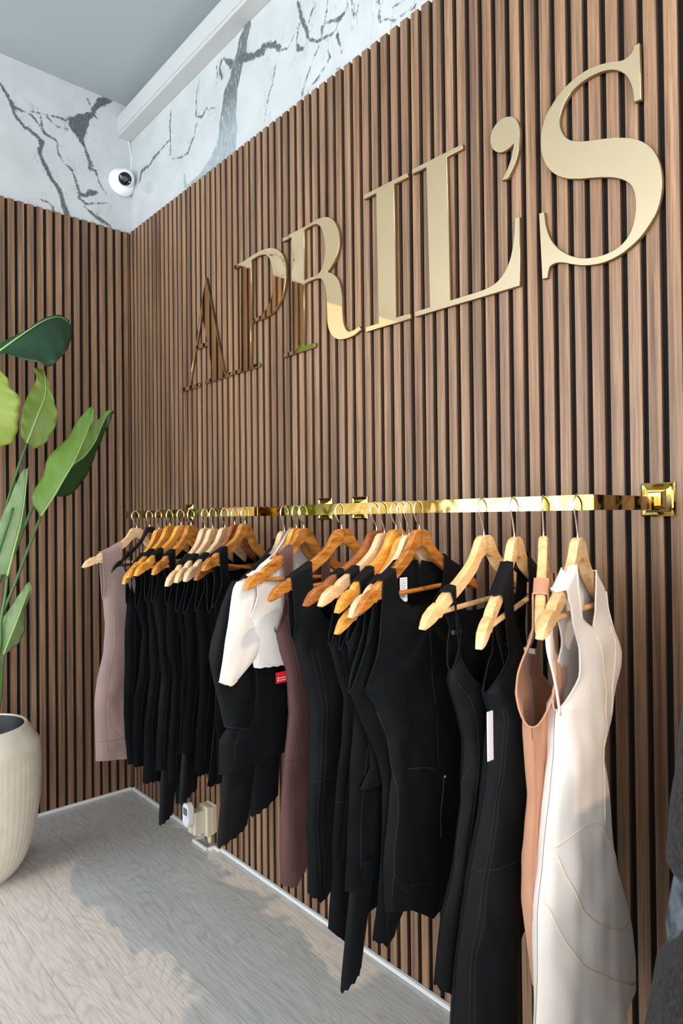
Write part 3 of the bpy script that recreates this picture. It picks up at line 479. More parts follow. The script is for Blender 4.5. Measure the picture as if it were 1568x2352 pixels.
KINDS = ['beech', 'blackp', 'honey', 'honey', 'honey', 'oak', 'beech', 'beech', 'beech', 'walnut', 'oak', 'beech', 'honey', 'oak', 'oak', 'walnut', 'beech', 'honey', 'honey', 'beech', 'oak', 'pale', 'pale', 'pale', 'pale']
HL = ['pale beech wooden hanger nearest the room corner, holding the mauve tank',
 'black plastic hanger beside the leftmost pale beech hanger',
 'slim honey wood hanger just right of the black plastic hanger',
 'honey wood hanger fourth from the corner, between two other honey hangers',
 'honey wood hanger fifth from the corner, just left of a darker oak hanger',
 'toasted oak hanger sixth from the corner, left of three pale beech hangers',
 'leftmost of the three pale beech hangers grouped on the far rail',
 'middle one of the three pale beech hangers grouped on the far rail',
 'rightmost of the three pale beech hangers grouped on the far rail',
 'dark reddish hanger tucked behind the last hanger of the far rail',
 'large toasted oak hanger at the right end of the far rail',
 'pale beech hanger first on the near rail, holding the black long sleeved bodysuit',
 'honey hanger hidden behind an oak hanger, holding the white crop top',
 'toasted oak hanger holding the plum bodysuit at the start of the near rail',
 'toasted oak hanger hanging alone above the gap between rail brackets',
 'dark reddish wooden hanger with a black clip strap on its arm',
 'pale beech hanger between a reddish and a honey hanger mid rail',
 'honey hanger with a wide black strap, right of a pale beech hanger',
 'honey hanger with the lowest tip in the middle cluster of hangers',
 'pale beech hanger tucked directly behind the big oak hanger mid rail',
 'big toasted oak hanger in front of the middle cluster, holding the black zip bodysuit',
 'blond wood hanger at the right part of the rail holding a buckled black strap',
 'blond wood hanger tipped low, holding the long black dress',
 'blond wood hanger seen edge on above the tan bodysuit',
 'blond wood hanger nearest the right bracket, holding the ivory bodysuit']
def CRV(i): return .008 if (i % 3) else -.003
def make_hanger(i):
    kind = KINDS[i]; T = tilt_of(i); X, zn, ph, dr = HANGERS[i]
    h = empty('clothes_hanger', (X, YB, 1.3355), label=HL[i], cat='hanger', group='wooden hangers on the brass rails' if kind != 'blackp' else None)
    plast = kind == 'blackp'; wm = M_blackpl if plast else WOODS[kind]
    crv = CRV(i)
    for sg in (1, -1):
        R = []; ss = sorted(set([0, .008, .014, .02, .026, .033, .04, .05, .06, .075, .085, .1, .12, .14, .15, .158, .163, .17, .185, .195, .2, .205, .209, .213, .215]))
        for s in ss:
            tp = arm(s)-s*sg*T; bt = tp-interp(ARMH, s)*(.55 if plast else 1); tn = (.0045 if plast else lerp(.0075, .0085, s/.215)); off = crv*(s/.2)**2
            if s > .2: tn *= 1-.35*(s-.2)/.015
            c = .0022; ring = []
            hgt = tp-bt; c = min(c, hgt*.3)
            for nn, dd in ((-tn+c, tp), (tn-c, tp), (tn, tp-c), (tn, bt+c), (tn-c, bt), (-tn+c, bt), (-tn, bt+c), (-tn, tp-c)):
                ring.append(frame(i, sg*s, dd, nn+off))
            R.append(ring if sg > 0 else ring[::-1])
        MB().rings(R).build('shoulder_arm', wm, h)
    # trouser bar
    a, b = .182, -.182
    P = [frame(i, lerp(a, b, t/6), (arm(a)-.014)-T*lerp(a, b, t/6), crv*.83) for t in range(7)]
    MB().tube(P, .0052 if not plast else .003, 10).build('trouser_bar', wm, h, True)
    # chrome hook over the bar
    zc = 1.3355-.0195-zn
    P = [(0, -.004), (0, .004)]
    r_ = .0205; ctr = (0.0, zc)
    P += [(.002, .012), (.010, zc-.024), (.0165, zc-.0125)]
    for a_ in range(-15, 200, 18):
        q = math.radians(a_); P.append((ctr[0]+r_*math.cos(q), ctr[1]+r_*math.sin(q)))
    C3 = catmull([(p[0], p[1], 0) for p in P], 3)
    hk = MB().tube([frame(i, p.x, p.y, 0) for p in C3], .0019, 8); hk.build('hook', M_chrome, h, True)
    return h
for i in range(25): make_hanger(i)

# ------------------------------------------------------------ garments
GN = {
1: ('tank_top', 'mauve sleeveless long tank with a wide hem band, nearest the corner', 'top'),
2: ('bodysuit', 'black strapless top on thin straps, hanging from the black plastic hanger', 'top'),
3: ('bodysuit', 'black bodysuit with a scooped side, third garment from the corner', 'bodysuit'),
4: ('bodysuit', 'black lace hemmed bodysuit, fourth garment from the corner', 'bodysuit'),
5: ('leggings_bodysuit', 'black bodysuit with two narrow legs ending lowest left of the wall meter', 'bodysuit'),
6: ('bodysuit', 'black bodysuit with scalloped lace hem, sixth garment from the corner', 'bodysuit'),
7: ('leggings_bodysuit', 'black bodysuit with short legs, on the leftmost of three beech hangers', 'bodysuit'),
8: ('bodysuit', 'black lace edged slip on the middle of the three beech hangers', 'bodysuit'),
9: ('bodysuit', 'black round hemmed bodysuit on the rightmost of three beech hangers', 'bodysuit'),
10: ('bodysuit', 'black lace cuffed bodysuit hanging directly above the wall meter', 'bodysuit'),
11: ('bodysuit', 'black camisole bodysuit at the right end of the far rail', 'bodysuit'),
12: ('long_sleeved_bodysuit', 'black bodysuit with sleeve and two wide legs beside the wall meter', 'bodysuit'),
13: ('crop_top', 'white cropped top with a pointed flared sleeve', 'top'),
14: ('bodysuit', 'plum brown long bodysuit with lace hem, right of the white crop top', 'bodysuit'),
15: ('bodysuit', 'long black bodysuit directly right of the plum one, rounded lace hem', 'bodysuit'),
16: ('bodysuit', 'long black bodysuit with a thin adjustable strap and pointed hem', 'bodysuit'),
17: ('bodysuit', 'black bodysuit mostly hidden behind its neighbours mid rail', 'bodysuit'),
18: ('leggings_bodysuit', 'black bodysuit with the lowest lace cuffed leg over the floor', 'bodysuit'),
19: ('vest_top', 'short black vest with a rounded hem inside the middle cluster', 'top'),
20: ('bodysuit', 'black bodysuit with a stitched armhole just behind the big zip bodysuit', 'bodysuit'),
21: ('zip_bodysuit', 'large black round neck bodysuit facing the room with a front seam', 'bodysuit'),
22: ('bodysuit', 'black bodysuit with buckled strap, right of the large round neck bodysuit', 'bodysuit'),
23: ('long_dress', 'long black dress reaching the bottom of the picture, left of the tan bodysuit', 'dress'),
24: ('bodysuit', 'tan long bodysuit seen from its side seam', 'bodysuit'),
25: ('long_bodysuit', 'ivory long bodysuit with curved panel seams at the right end', 'bodysuit')}
def twist(i, d):
    p = HANGERS[i-1][2]; p2 = TWIST.get(i, p)
    return lerp(p, p2, sstep(.12, .34, -d))
def garment(i, g):
    K, gi = 12, i-1; seed = i*7.31; T = tilt_of(gi)
    name, lab, cat = GN[i]; X, zn, ph, dr = HANGERS[gi]
    fb, sb = FB[g.get('col', 'black')]
    root = empty(name, (X, YB, zn-.1), label=lab, cat=cat, group='clothes hanging on the brass rails')
    L = [(p[1], p[0]) for p in g['L']]                      # (d, s)
    dA, sA = L[0]
    so, si = g.get('so', sA if abs(sA) < .17 else .15), g.get('si', .09)
    if 'R' in g: R = [(p[1], p[0]) for p in g['R']]
    else:
        R = [(d, -s*.93) for d, s in L]
    dB = min(L[-1][0], R[-1][0]) if 'R' in g else L[-1][0]
    dB = L[-1][0]
    top0 = -.10
    oL = [(p[1], p[0]) for p in g.get('o', [])]
    if not oL or oL[0][0] < -.16: oL = [(-.09, so), (lerp(-.1, dA, .5), min(so, sA)-.012)]+([q for q in oL if q[0] < -.2 and q[0] > dA])
    oL = oL+L
    oR0 = [(p[1], p[0]) for p in g.get('oR', [])]
    if not oR0: oR0 = [(d, -s) for d, s in oL[:len(oL)-len(L)]]
    dAR = R[0][0]; oR = oR0+R
    dn = g.get('dn', -.22)
    if 'n' in g:
        N = [(p[1], p[0]) for p in g['n']]; mi = min(range(len(N)), key=lambda k: N[k][0]); dn, scn = N[mi]
        nL, nR = N[:mi+1], N[mi:]
        inner = lambda d, sd: interp(nL if sd > 0 else nR, d)
    else:
        scn = (interp(oL, dn)+interp(oR, dn))/2*.6
        pw = 6 if g.get('strapless') else 2.6
        def inner(d, sd):
            t = min(1, max(0, (top0+.02-d)/(top0+.02-dn)))
            return scn+(sd*si-scn)*max(0, 1-t**pw)**(1/2.2)
    dnb = max(-.15, dn*.72) if not g.get('strapless') else dn
    def innerb(d, sd):
        t = min(1, max(0, (top0+.02-d)/(top0+.02-dnb)))
        return scn+(sd*si-scn)*max(0, 1-t**3)**(1/2.4)
    th = g.get('th', .02); hem = g['hem']
    def outer(d, sd): return interp(oL if sd > 0 else oR, d)
    def center(d, dn_):
        return lerp(scn, (outer(d, 1)+outer(d, -1))/2, sstep(0, .12, dn_-d))
    rows = [-.10, -.108, -.116, -.124, -.132, -.14]; d = -.15
    while d > dB+.004: rows.append(d); d -= .0125
    rows += [dB, dn, dn+.002, dn+.005, dn+.010, dA, dA-.004, dnb, dnb+.004, dA+.001, dA+.003, dA+.007, dA+.015, dA+.025, dA+.038]
    rows = sorted(set(round(r, 4) for r in rows if r >= dB-1e-6), reverse=True)
    K0 = rows.index(-.14); NR = len(rows)
    def halfthick(u, d, sd):
        dd = dA if u < .5 else dAR
        e = min(u, 1-u)*2                                   # 0 at side, 1 centre
        prof = math.sqrt(max(0, 1-(1-e)**2.4))
        op = g.get('open', th*.62)
        edge = op*math.sqrt(min(1, max(0, (d-dd)/.055)))*lerp(1, .0115/op, sstep(-.24, -.15, d)) if d > dd else 0
        full = max(th*prof, edge)
        if d > -.2: full = lerp(full, max(.0115, edge), sstep(-.20, -.14, d))
        return full
    def surf(side, j, k):
        """side +1 front/-1 back; column j 0..2K; row k"""
        d = rows[k]; sd = 1 if j <= K else -1; f = (j/K) if j <= K else ((2*K+1-j)/K)
        dn_ = dn if side > 0 else dnb
        o_ = outer(d, sd)
        ic = (inner if side > 0 else innerb)(d, sd) if d > dn_ else center(d, dn_)
        s = lerp(o_, ic, f)
        zz = d
        if k < K0: zz = arm(s)-s*T+(.0040 if k == 0 else .0022) if k < 2 else lerp(arm(s)-s*T+.0015, d, ((k-1)/(K0-1))**.8)
        a_, b_ = outer(d, 1), outer(d, -1); u = (a_-s)/max(1e-6, a_-b_)
        if k > NR-14:
            zz += interp(hem, u)*sstep(NR-14, NR-1, k)
            if g.get('sc') and k == NR-1: zz += (.0012 if g.get('col') == 'white' else .003)*math.cos(j*math.pi)
        n_ = halfthick(u, d, sd)
        fold = noise.noise((s*26+seed, d*2.4, side*3.1))*.55+noise.noise((s*9+seed, d*7, side*5.7+4))*.6
        n_ = n_*(1+.45*fold*sstep(-.15, -.3, d))+.0005
        if k == 0: n_ = 0
        elif k < K0: n_ = max(.0114, n_)
        p = frame(gi, s, zz, 0, twist(i, d)); q = math.radians(twist(i, d))
        drift = .010*noise.noise((0, d*3, seed))*sstep(-.2, -.5, d)
        big = .0065 if i in (21, 22, 23, 25) else (.0055 if i in (1, 13, 14, 15, 24) else .003)
        e_ = min(u, 1-u)*2
        fo = noise.noise((s*11+d*9+seed, d*6-s*5, 2.2))+.6*noise.noise((s*28-d*14, d*12+seed, 7.7))
        nn = side*n_+drift+CRV(gi)*(s/.2)**2*sstep(-.30, -.14, d)+big*fo*sstep(-.16, -.3, d)*min(1, e_*3)
        sw = .0035*noise.noise((d*14, seed, 3))*sstep(-.2, -.35, d)
        p = (p[0]+sw*math.sin(q), p[1]-sw*math.cos(q), p[2])
        return (p[0]+nn*math.cos(q), p[1]+nn*math.sin(q), p[2])
    V, F = [], []; W = 2*K+2
    for side in (1, -1):
        base = len(V)
        for k in range(NR):
            for j in range(W): V.append(surf(side, j, k))
        dn_ = dn if side > 0 else dnb
        for k in range(NR-1):
            for j in range(W-1):
                if j == K: continue
                q = (base+k*W+j, base+k*W+j+1, base+(k+1)*W+j+1, base+(k+1)*W+j)
                F.append(q if side > 0 else q[::-1])
    body = mesh('body', V, F, fb, root, True, .0004)
    # bound edges: neckline, armholes
    kn = [k for k in range(NR) if rows[k] >= dn]; ka = [k for k in range(NR) if rows[k] >= dA]; kar = [k for k in range(NR) if rows[k] >= dAR]
    br = .0018 if g.get('col') in ('ivory', 'tan', 'white', 'mauve', 'plum') else .0016
    P = [surf(1, K, k) for k in kn]+[surf(1, K+1, k) for k in reversed(kn)]
    bmat = fb
    MB().tube([p for n_, p in enumerate(P) if n_ == 0 or (Vector(p)-Vector(P[n_-1])).length > .0015], br, 6).build('neck_binding', bmat, root, True)
    for j, kk in ((0, ka), (W-1, kar)):
        P = [surf(1, j, k) for k in kk]+[surf(-1, j, k) for k in reversed(kk)]
        P = [p for n_, p in enumerate(P) if n_ == 0 or (Vector(p)-Vector(P[n_-1])).length > .0015]
        if len(P) > 3: MB().tube(P, br, 6).build('armhole_binding', bmat, root, True)
    # seams on the front
    def seam(path, r=.0011):
        P = []
        for j, k in path:
            j0, k0 = int(j), int(k); j1, k1 = min(W-1, j0+1), min(NR-1, k0+1); fj, fk = j-j0, k-k0
            a = Vector(surf(1, j0, k0)).lerp(Vector(surf(1, j1, k0)), fj); b = Vector(surf(1, j0, k1)).lerp(Vector(surf(1, j1, k1)), fj)
            P.append(a.lerp(b, fk))
        MB().tube(P, r*(.7 if g.get('col', 'black') == 'black' else 1), 5).build('seam', sb, root, True)
    kA = next(k for k in range(NR) if rows[k] <= dA-.01)
    row_at = lambda d: min(NR-1, max(0, interp([(r, k) for k, r in enumerate(rows)], d)))
    def sd_seam(pts, r=.0012):
        path = []
        for c in catmull([(p[0], p[1], 0) for p in pts], 4):
            k = row_at(c.y); sd = 1 if c.x >= (center(c.y, dn) if c.y < dn else scn) else -1
            o_ = outer(c.y, sd); ic = center(c.y, dn) if c.y < dn else inner(c.y, sd)
            f = min(1, max(0, (c.x-o_)/(ic-o_) if abs(ic-o_) > 1e-6 else 0)); path.append((f*K if sd > 0 else 2*K+1-f*K, k))
        seam([q_ for q_ in path if not (K < q_[0] < K+1)] or path, r)
    if i not in (24, 25, 21, 13):
        seam([(K*.24+.5*math.sin((k-kA)*.15), k) for k in range(kA+1, NR-2, 2)])
    if i in (14, 15, 23): seam([(K*.36+.5*math.sin((k-kA)*.15), k) for k in range(kA+1, NR-2, 2)])
    if i in (1,): seam([(j, NR-7) for j in range(0, W)], .0014); sd_seam([(.06, -.56), (.10, -.60), (.125, -.66), (.12, -.72), (.09, -.76), (.03, -.785), (-.05, -.79)])
    if i in (14, 15, 16, 23): seam([(j, row_at(-.60)) for j in range(0, W)])
    if i == 13: sd_seam([(.10, -.11), (.095, -.17), (.085, -.23), (.075, -.30), (.07, -.36)]); sd_seam([(.15, -.335), (.10, -.345), (.04, -.348)])
    if i == 21:
        sd_seam([(.147, -.376), (.114, -.455), (.093, -.524), (.09, -.58), (.102, -.675), (.104, -.764)], .0018)
        sd_seam([(.062, -.507), (.014, -.514), (-.03, -.533)], .0018); sd_seam([(.006, -.178), (-.002, -.273), (-.017, -.41), (-.03, -.529)])
        sd_seam([(.104, -.71), (.08, -.748), (.06, -.759)]); sd_seam([(.06, -.745), (-.02, -.742), (-.12, -.748)])
        zp = [surf(1, K+3, k) for k in range(int(row_at(-.555)), int(row_at(-.69)))]
        MB().tube(zp, .0020, 6).build('zip', M_blackpl, root)
        pz = zp[0]; MB().box(pz[0]-.001, pz[0]+.005, pz[1]-.0025, pz[1]+.0025, pz[2]-.001, pz[2]+.006, .001).build('zip_pull', M_chrome, root)
    if i == 22: sd_seam([(.06, -.42), (.10, -.52), (.11, -.60), (.08, -.68), (.02, -.71)])
    if i == 25:
        for c in ([(.122, -.506), (.095, -.493), (.057, -.486), (.01, -.495), (-.017, -.514), (-.059, -.553), (-.108, -.611), (-.13, -.632)],
                  [(.115, -.519), (.097, -.562), (.061, -.62), (-.001, -.674), (-.08, -.712), (-.15, -.723)],
                  [(.140, -.586), (.118, -.639), (.064, -.711), (-.006, -.757), (-.09, -.800), (-.165, -.835)],
                  [(-.018, -.175), (-.039, -.259), (-.024, -.334), (-.012, -.409), (-.019, -.505)], [(-.13, -.175), (-.085, -.266), (-.067, -.328)]): sd_seam(c, .0017)
    if i == 24:
        P = [surf(1, 0, k) for k in range(kA+1, NR-1)]; MB().tube([(p[0]+.0012, p[1]-.0012, p[2]) for p in P], .0014, 5).build('seam', sb, root, True)
        sd_seam([(.13, -.60), (.08, -.63), (.02, -.64)])
    # legs
    for s1_, s0_, de in g.get('legs', []):
        R_ = []; d0 = dB+.05
        for t in range(17):
            f = t/16; d_ = lerp(d0, de, f); q = math.radians(twist(i, d_))
            cs = lerp((outer(max(d_, dB), 1)+outer(max(d_, dB), -1))/2*.3+(s0_+s1_)/2*.7, (s0_+s1_)/2, f)
            hw = (s0_-s1_)/2*lerp(1.12, .92, f); ht = th*lerp(.8, .7, f); ring = []
            for m_ in range(20):
                a_ = 2*math.pi*m_/20; s_ = cs+hw*math.cos(a_); n_ = ht*math.sin(a_)*(1+.3*noise.noise((s_*25, d_*4, seed)))
                zz = d_-(.012*math.cos(a_) if t == 16 else 0)+(.003*math.cos(m_*math.pi) if t == 16 else 0)
                p = frame(gi, s_, zz, n_, twist(i, d_)); ring.append(p)
            R_.append(ring)
        lg = MB().rings(R_, False).build('trouser_leg', fb, root, True)
    return root
def sleeve(root, i, pts, col, hemshape=0, sg=1):
    """pts: (d, inner s, outer s, half thickness, hem slope)"""
    gi = i-1; R_ = []; fb, sb = FB[col]; N_ = 26
    D = [p[0] for p in pts]
    ci = catmull([(p[0], p[1], p[2]) for p in pts], 5); ct = catmull([(p[0], p[3], p[4]) for p in pts], 5)
    for n_, (c, q_) in enumerate(zip(ci, ct)):
        ring = []; mid, hw = (c.y+c.z)/2, (c.z-c.y)/2
        for m_ in range(N_):
            a_ = 2*math.pi*m_/N_; o_ = math.cos(a_); s_ = sg*(mid+hw*o_); d_ = c.x+q_.z*o_
            f = n_/(len(ci)-1)
            if f > .7 and hemshape: d_ -= hemshape*(1-abs(o_))*(f-.7)/.3
            n2 = q_.y*math.copysign(abs(math.sin(a_))**.8, math.sin(a_))*(1+.3*noise.noise((s_*22, d_*9, i)))+.006*noise.noise((s_*30+d_*18, d_*8, i+3.3))*abs(math.sin(a_))
            ring.append(frame(gi, s_, d_, n2, twist(i, -.3)))
        R_.append(ring)
    MB().rings(R_, False).build('sleeve', fb, root, True)
    MB().tube(R_[-1]+[R_[-1][0]], .0012, 5).build('cuff_hem', sb, root, True)
G3 = {}
for i in sorted(GARMENTS): G3[i] = garment(i, GARMENTS[i])
BS = [(-.118, .10, .196, .012, -.004), (-.15, .095, .215, .018, 0), (-.20, .095, .240, .020, 0), (-.286, .10, .272, .020, 0), (-.34, .10, .266, .020, 0), (-.40, .108, .251, .019, .008), (-.495, .134, .226, .017, .013)]
sleeve(G3[12], 12, BS, 'black'); sleeve(G3[12], 12, BS, 'black', 0, -1)
WS = [(-.118, .09, .222, .010, -.010), (-.15, .088, .235, .012, 0), (-.22, .090, .248, .012, 0), (-.27, .100, .260, .012, .004), (-.32, .160, .270, .011, .002), (-.362, .224, .279, .010, .003)]
sleeve(G3[13], 13, WS, 'white', .012); sleeve(G3[13], 13, WS, 'white', .012, -1)
# red care card and white tags
g13 = G3[13]
p = frame(12, .066, -.384, .006)
MB().box(p[0]-.001, p[0]+.001, p[1]-.030, p[1]+.022, p[2]-.016, p[2]+.012).build('red_card', plain('red_card', (.62, .015, .02), .5), g13)['label'] = 'red printed card'
mb = MB()
for r_ in range(2):
    for c_ in range(7):
        mb.box(p[0]+.001, p[0]+.0013, p[1]-.018+.005*c_, p[1]-.0145+.005*c_, p[2]-.004-.006*r_, p[2]-.002-.006*r_)
    mb.box(p[0]+.001, p[0]+.0014, p[1]-.0255, p[1]-.0215, p[2]-.005-.006*r_, p[2]-.001-.006*r_)
mb.build('card_print', plain('card_print', (.9, .8, .8), .6), g13)
# care label in the neck of the zip bodysuit, seen through the round neck
g21 = G3[21]; M_label = plain('satin_label', (.82, .82, .84), .5); M_ink = plain('label_print', (.12, .12, .15), .7)
p = frame(20, .055, -.125, -.0035)
R_ = MB()
R_.box(p[0]-.0008, p[0]+.0008, p[1]-.011, p[1]+.011, p[2]-.030, p[2]+.022).build('care_label', M_label, g21)['label'] = 'white care label'
mb = MB()
for k in range(9):
    ww = .009 if k not in (4, 8) else .006; zz = p[2]+.018-.0046*k
    x_ = p[1]-ww
    while x_ < p[1]+ww-.002:
        l_ = random.uniform(.0015, .004); mb.box(p[0]+.0009, p[0]+.0012, x_, min(x_+l_, p[1]+ww), zz-.0007, zz+.0007+(.001 if k == 8 else 0)); x_ += l_+.0009
mb.build('label_print', M_ink, g21)
# white swing tag on the long dress, size tab on the tan bodysuit
p = frame(22, .096, -.36, .006, 0)
MB().box(p[0]-.001, p[0]+.001, p[1]-.008, p[1]+.010, p[2]-.045, p[2]+.045, .0008).build('swing_tag', M_label, G3[23])['label'] = 'white swing tag'
p = frame(23, .02, -.215, -.02, -20)
tb = MB().box(p[0]-.011, p[0]+.011, p[1]-.001, p[1]+.001, p[2]-.005, p[2]+.005).build('size_tab', M_label, G3[24])
# adjusters on two straps
def slider(gidx, i, s, d):
    p = frame(i-1, s, d, .016)
    MB().box(p[0]-.003, p[0]+.004, p[1]-.010, p[1]+.010, p[2]-.004, p[2]+.004, .001).build('strap_adjuster', M_blackpl, G3[i])
slider(0, 22, .133, -.175); slider(0, 16, .12, -.115)
# thin inner straps hanging inside the ivory and black long garments
for i, mt, s_ in ((25, 'ivory', .118), (23, 'black', .045)):
    P = catmull([frame(i-1, s_+.015, -.105, -.01), frame(i-1, s_+.018, -.15, -.012), frame(i-1, s_+.008, -.20, -.012), frame(i-1, s_-.004, -.245, -.008), frame(i-1, s_-.01, -.29, -.004)], 5)
    m_ = MB(); V = []; wd = lambda f: .0075*(1-sstep(.35, .6, f))+.0028
    R_ = []
    for n_, p in enumerate(P):
        f = n_/(len(P)-1); w_ = wd(f); R_.append([(p.x-.001, p.y-w_, p.z), (p.x+.001, p.y-w_, p.z), (p.x+.001, p.y+w_, p.z), (p.x-.001, p.y+w_, p.z)])
    m_.rings(R_).build('inner_strap', FB[mt][0], G3[i], True)

# ------------------------------------------------------------ grey fleece coat with denim cuff, right edge
def fuzzy():
    t = NT('grey_boucle_fleece'); tc = t.n('ShaderNodeTexCoord')
    n1 = t.n('ShaderNodeTexNoise', i_Scale=160.0, i_Detail=3.0); t.l(tc.outputs['Object'], n1.inputs['Vector'])
    r = t.ramp(n1.outputs[0], [(.40, (.002, .0025, .003)), (.64, (.020, .0195, .019))]); t.set(Base_Color=r.outputs[0], Roughness=.95, Sheen_Weight=.05)
    t.bump(n1.outputs[0], .9, .004); return t.m
def denim():
    t = NT('washed_denim'); tc = t.n('ShaderNodeTexCoord')
    n1 = t.n('ShaderNodeTexNoise', i_Scale=30.0, i_Detail=4.0); t.l(tc.outputs['Object'], n1.inputs['Vector'])
    r = t.ramp(n1.outputs[0], [(.35, (.02, .028, .04)), (.6, (.14, .16, .19))]); t.set(Base_Color=r.outputs[0], Roughness=.85); return t.m
M_fuzz, M_denim = fuzzy(), denim()
coat = empty('fleece_coat', (2.99, -.50, .3), label='dark grey fleece coat over a faded denim sleeve at the right edge', cat='coat')
def tubeprof(name, prof, mat, parent, n=32):
    """prof: (x,y,z,rx,ry)"""
    R_ = []
    for c in range(len(prof)-1):
        for t in range(5):
            x_, y_, z_, rx, ry = [lerp(a, b_, t/5) for a, b_ in zip(prof[c], prof[c+1])]
            R_.append([(x_+rx*math.cos(2*math.pi*k/n)*(1+.05*noise.noise((k*.9, z_*14, 2))), y_+ry*math.sin(2*math.pi*k/n)*(1+.05*noise.noise((k*.8, z_*13, 7))), z_) for k in range(n)])
    return MB().rings(R_).build(name, mat, parent, True)
MX, MY = 2.99, -.50
tubeprof('body', [(MX, MY, 1.42, .06, .06), (MX, MY, 1.40, .10, .09), (MX, MY, 1.36, .16, .11), (MX, MY, 1.28, .175, .12), (MX, MY, 1.05, .17, .13), (MX, MY, .86, .19, .15), (MX, MY, .74, .262, .20), (MX, MY, .60, .280, .22), (MX, MY, .42, .29, .23), (MX, MY, .30, .29, .23)], M_fuzz, coat)
for sg in (-1, 1):
    sx = lambda v: MX+sg*v
    tubeprof('sleeve', [(sx(.14), MY, 1.36, .03, .05), (sx(.155), MY, 1.32, .055, .06), (sx(.165), MY, 1.2, .055, .06), (sx(.172), MY, 1.06, .057, .062), (sx(.184), MY, .93, .064, .066), (sx(.188), MY, .86, .066, .066), (sx(.188), MY, .845, .058, .058)], M_fuzz, coat)
    d_ = tubeprof('denim_sleeve', [(sx(.190), MY, .87, .050, .05), (sx(.198), MY, .82, .050, .05), (sx(.204), MY, .775, .053, .053), (sx(.204), MY, .755, .052, .05), (sx(.198), MY, .738, .042, .04)], M_denim, coat)
    d_['label'] = 'faded blue grey denim sleeve'
form = empty('dress_form', (MX, MY, 0), label='dress form stand inside the grey fleece coat, beyond the right edge', cat='mannequin')
MB().lathe([(.0001, 0), (.16, 0), (.16, .012), (.03, .03), (.0001, .03)], (MX, MY, 0), 32).build('base', M_blackpl, form, True)
MB().tube([(MX, MY, .02), (MX, MY, .36)], .014, 12).build('pole', M_chrome, form, True)
MB().lathe([(.05, 1.40), (.048, 1.47), (.04, 1.485), (.0001, 1.49)], (MX, MY, 0), 24).build('neck_cap', M_white, form, True)
# ------------------------------------------------------------ security camera on the left wall
M_dome = plain('white_camera_plastic', (.80, .82, .83), .3)
cm = empty('security_camera', (.001, -.048, 2.955), label='white dome security camera with black lens on the marble near the corner', cat='camera')
def lathe_x(prof, c, n=40):   # axis along +x
    m_ = MB().lathe([(r, z) for r, z in prof], (0, 0, 0), n); m_.V = [(c[0]+v[2], c[1]+v[0], c[2]+v[1]) for v in m_.V]; return m_
lathe_x([(.0001, 0), (.062, 0), (.066, .006), (.066, .014), (.062, .024), (.052, .038), (.040, .046), (.0001, .047)], (.001, -.052, 2.950)).build('base', M_dome, cm, True)
bc = Vector((.046, -.050, 2.957)); dirv = (Vector((3.0, -1.5, 1.0))-bc).normalized(); q = dirv.to_track_quat('Z', 'Y')
def oriented(prof, n=40):
    m_ = MB().lathe(prof, (0, 0, 0), n); m_.V = [tuple(bc+q @ Vector(v)) for v in m_.V]; return m_
R0 = .044
pr_ = [(R0*math.sin(a_), R0*math.cos(a_)) for a_ in [math.radians(x_) for x_ in range(180, 42, -6)]]
oriented(pr_+[(.0318, .0310), (.0305, .0292), (.0300, .0265)]).build('ball_housing', M_dome, cm, True)
ln = oriented([(.0300, .026), (.0296, .0290), (.0001, .0305)]).build('lens_face', plain('black_glass', (.004, .005, .008), .08), cm, True); ln['label'] = 'black round lens face'
m_ = MB().box(-.010, .010, -.010, .010, .0316, .0326, .001); m_.V = [tuple(bc+q @ (Matrix.Rotation(.5, 3, 'Z') @ Vector(v))) for v in m_.V]
m_.build('lens', plain('dark_lens', (.02, .026, .03), .2), cm)
for sg in (-1, 1):
    c_ = Matrix.Rotation(-.5, 3, 'Z') @ Vector((sg*.0225, 0, 0)); m_ = MB().lathe([(.0001, .0332), (.0028, .0330), (.0032, .0318)], (c_.x, c_.y, 0), 14)
    m_.V = [tuple(bc+q @ Vector(v)) for v in m_.V]; m_.build('infrared_lamp', plain('warm_led_lens', (.85, .62, .42), .3), cm, True)
MB().tube(catmull([(.006, -.006, 2.975), (.006, -.004, 3.03), (.006, -.003, 3.10), (.007, -.016, 3.172)], 6), .0022, 6).build('cable', M_dome, cm, True)

# ------------------------------------------------------------ heat meter on the wall near the floor
M_cpl = plain('cream_plastic', (.66, .60, .46), .45); M_wpl = plain('white_plastic', (.78, .80, .82), .35)
mt = empty('heating_valve_unit', (.766, -.022, .05), label='cream plastic box with white oval digital display low on the slatted wall', cat='thermostat')
MB().box(.733, .797, -.034, -.0222, .055, .165, .002).box(.730, .799, -.047, -.034, .052, .162, .002).box(.735, .797, -.066, -.047, .048, .165, .002).build('back_box', M_cpl, mt)
MB().box(.736, .780, -.110, -.0655, .062, .150, .002).build('front_housing', M_cpl, mt)
MB().box(.738, .76, -.118, -.109, .066, .098, .003).build('bracket', M_cpl, mt)
def oval(x0, x1, z0, z1, y0, y1, r):
    n = 12; ctr = [(x1-r, z1-r, 0), (x0+r, z1-r, 90), (x0+r, z0+r, 180), (x1-r, z0+r, 270)]; pts = []
    for cx_, cz_, a0 in ctr:
        for k in range(n+1):
            a_ = math.radians(a0+90*k/n); pts.append((cx_+r*math.cos(a_), cz_+r*math.sin(a_)))
    R_ = []; mx, mz = (x0+x1)/2, (z0+z1)/2
    for y_, sc_ in ((y1, .96), (y1-.001, 1), (y0+.002, 1), (y0, .93), (y0, .86), (y0+.001, .84), (y0+.001, .0)):
        R_.append([(mx+(p[0]-mx)*sc_, y_, mz+(p[1]-mz)*sc_) for p in pts])
    return MB().rings(R_)
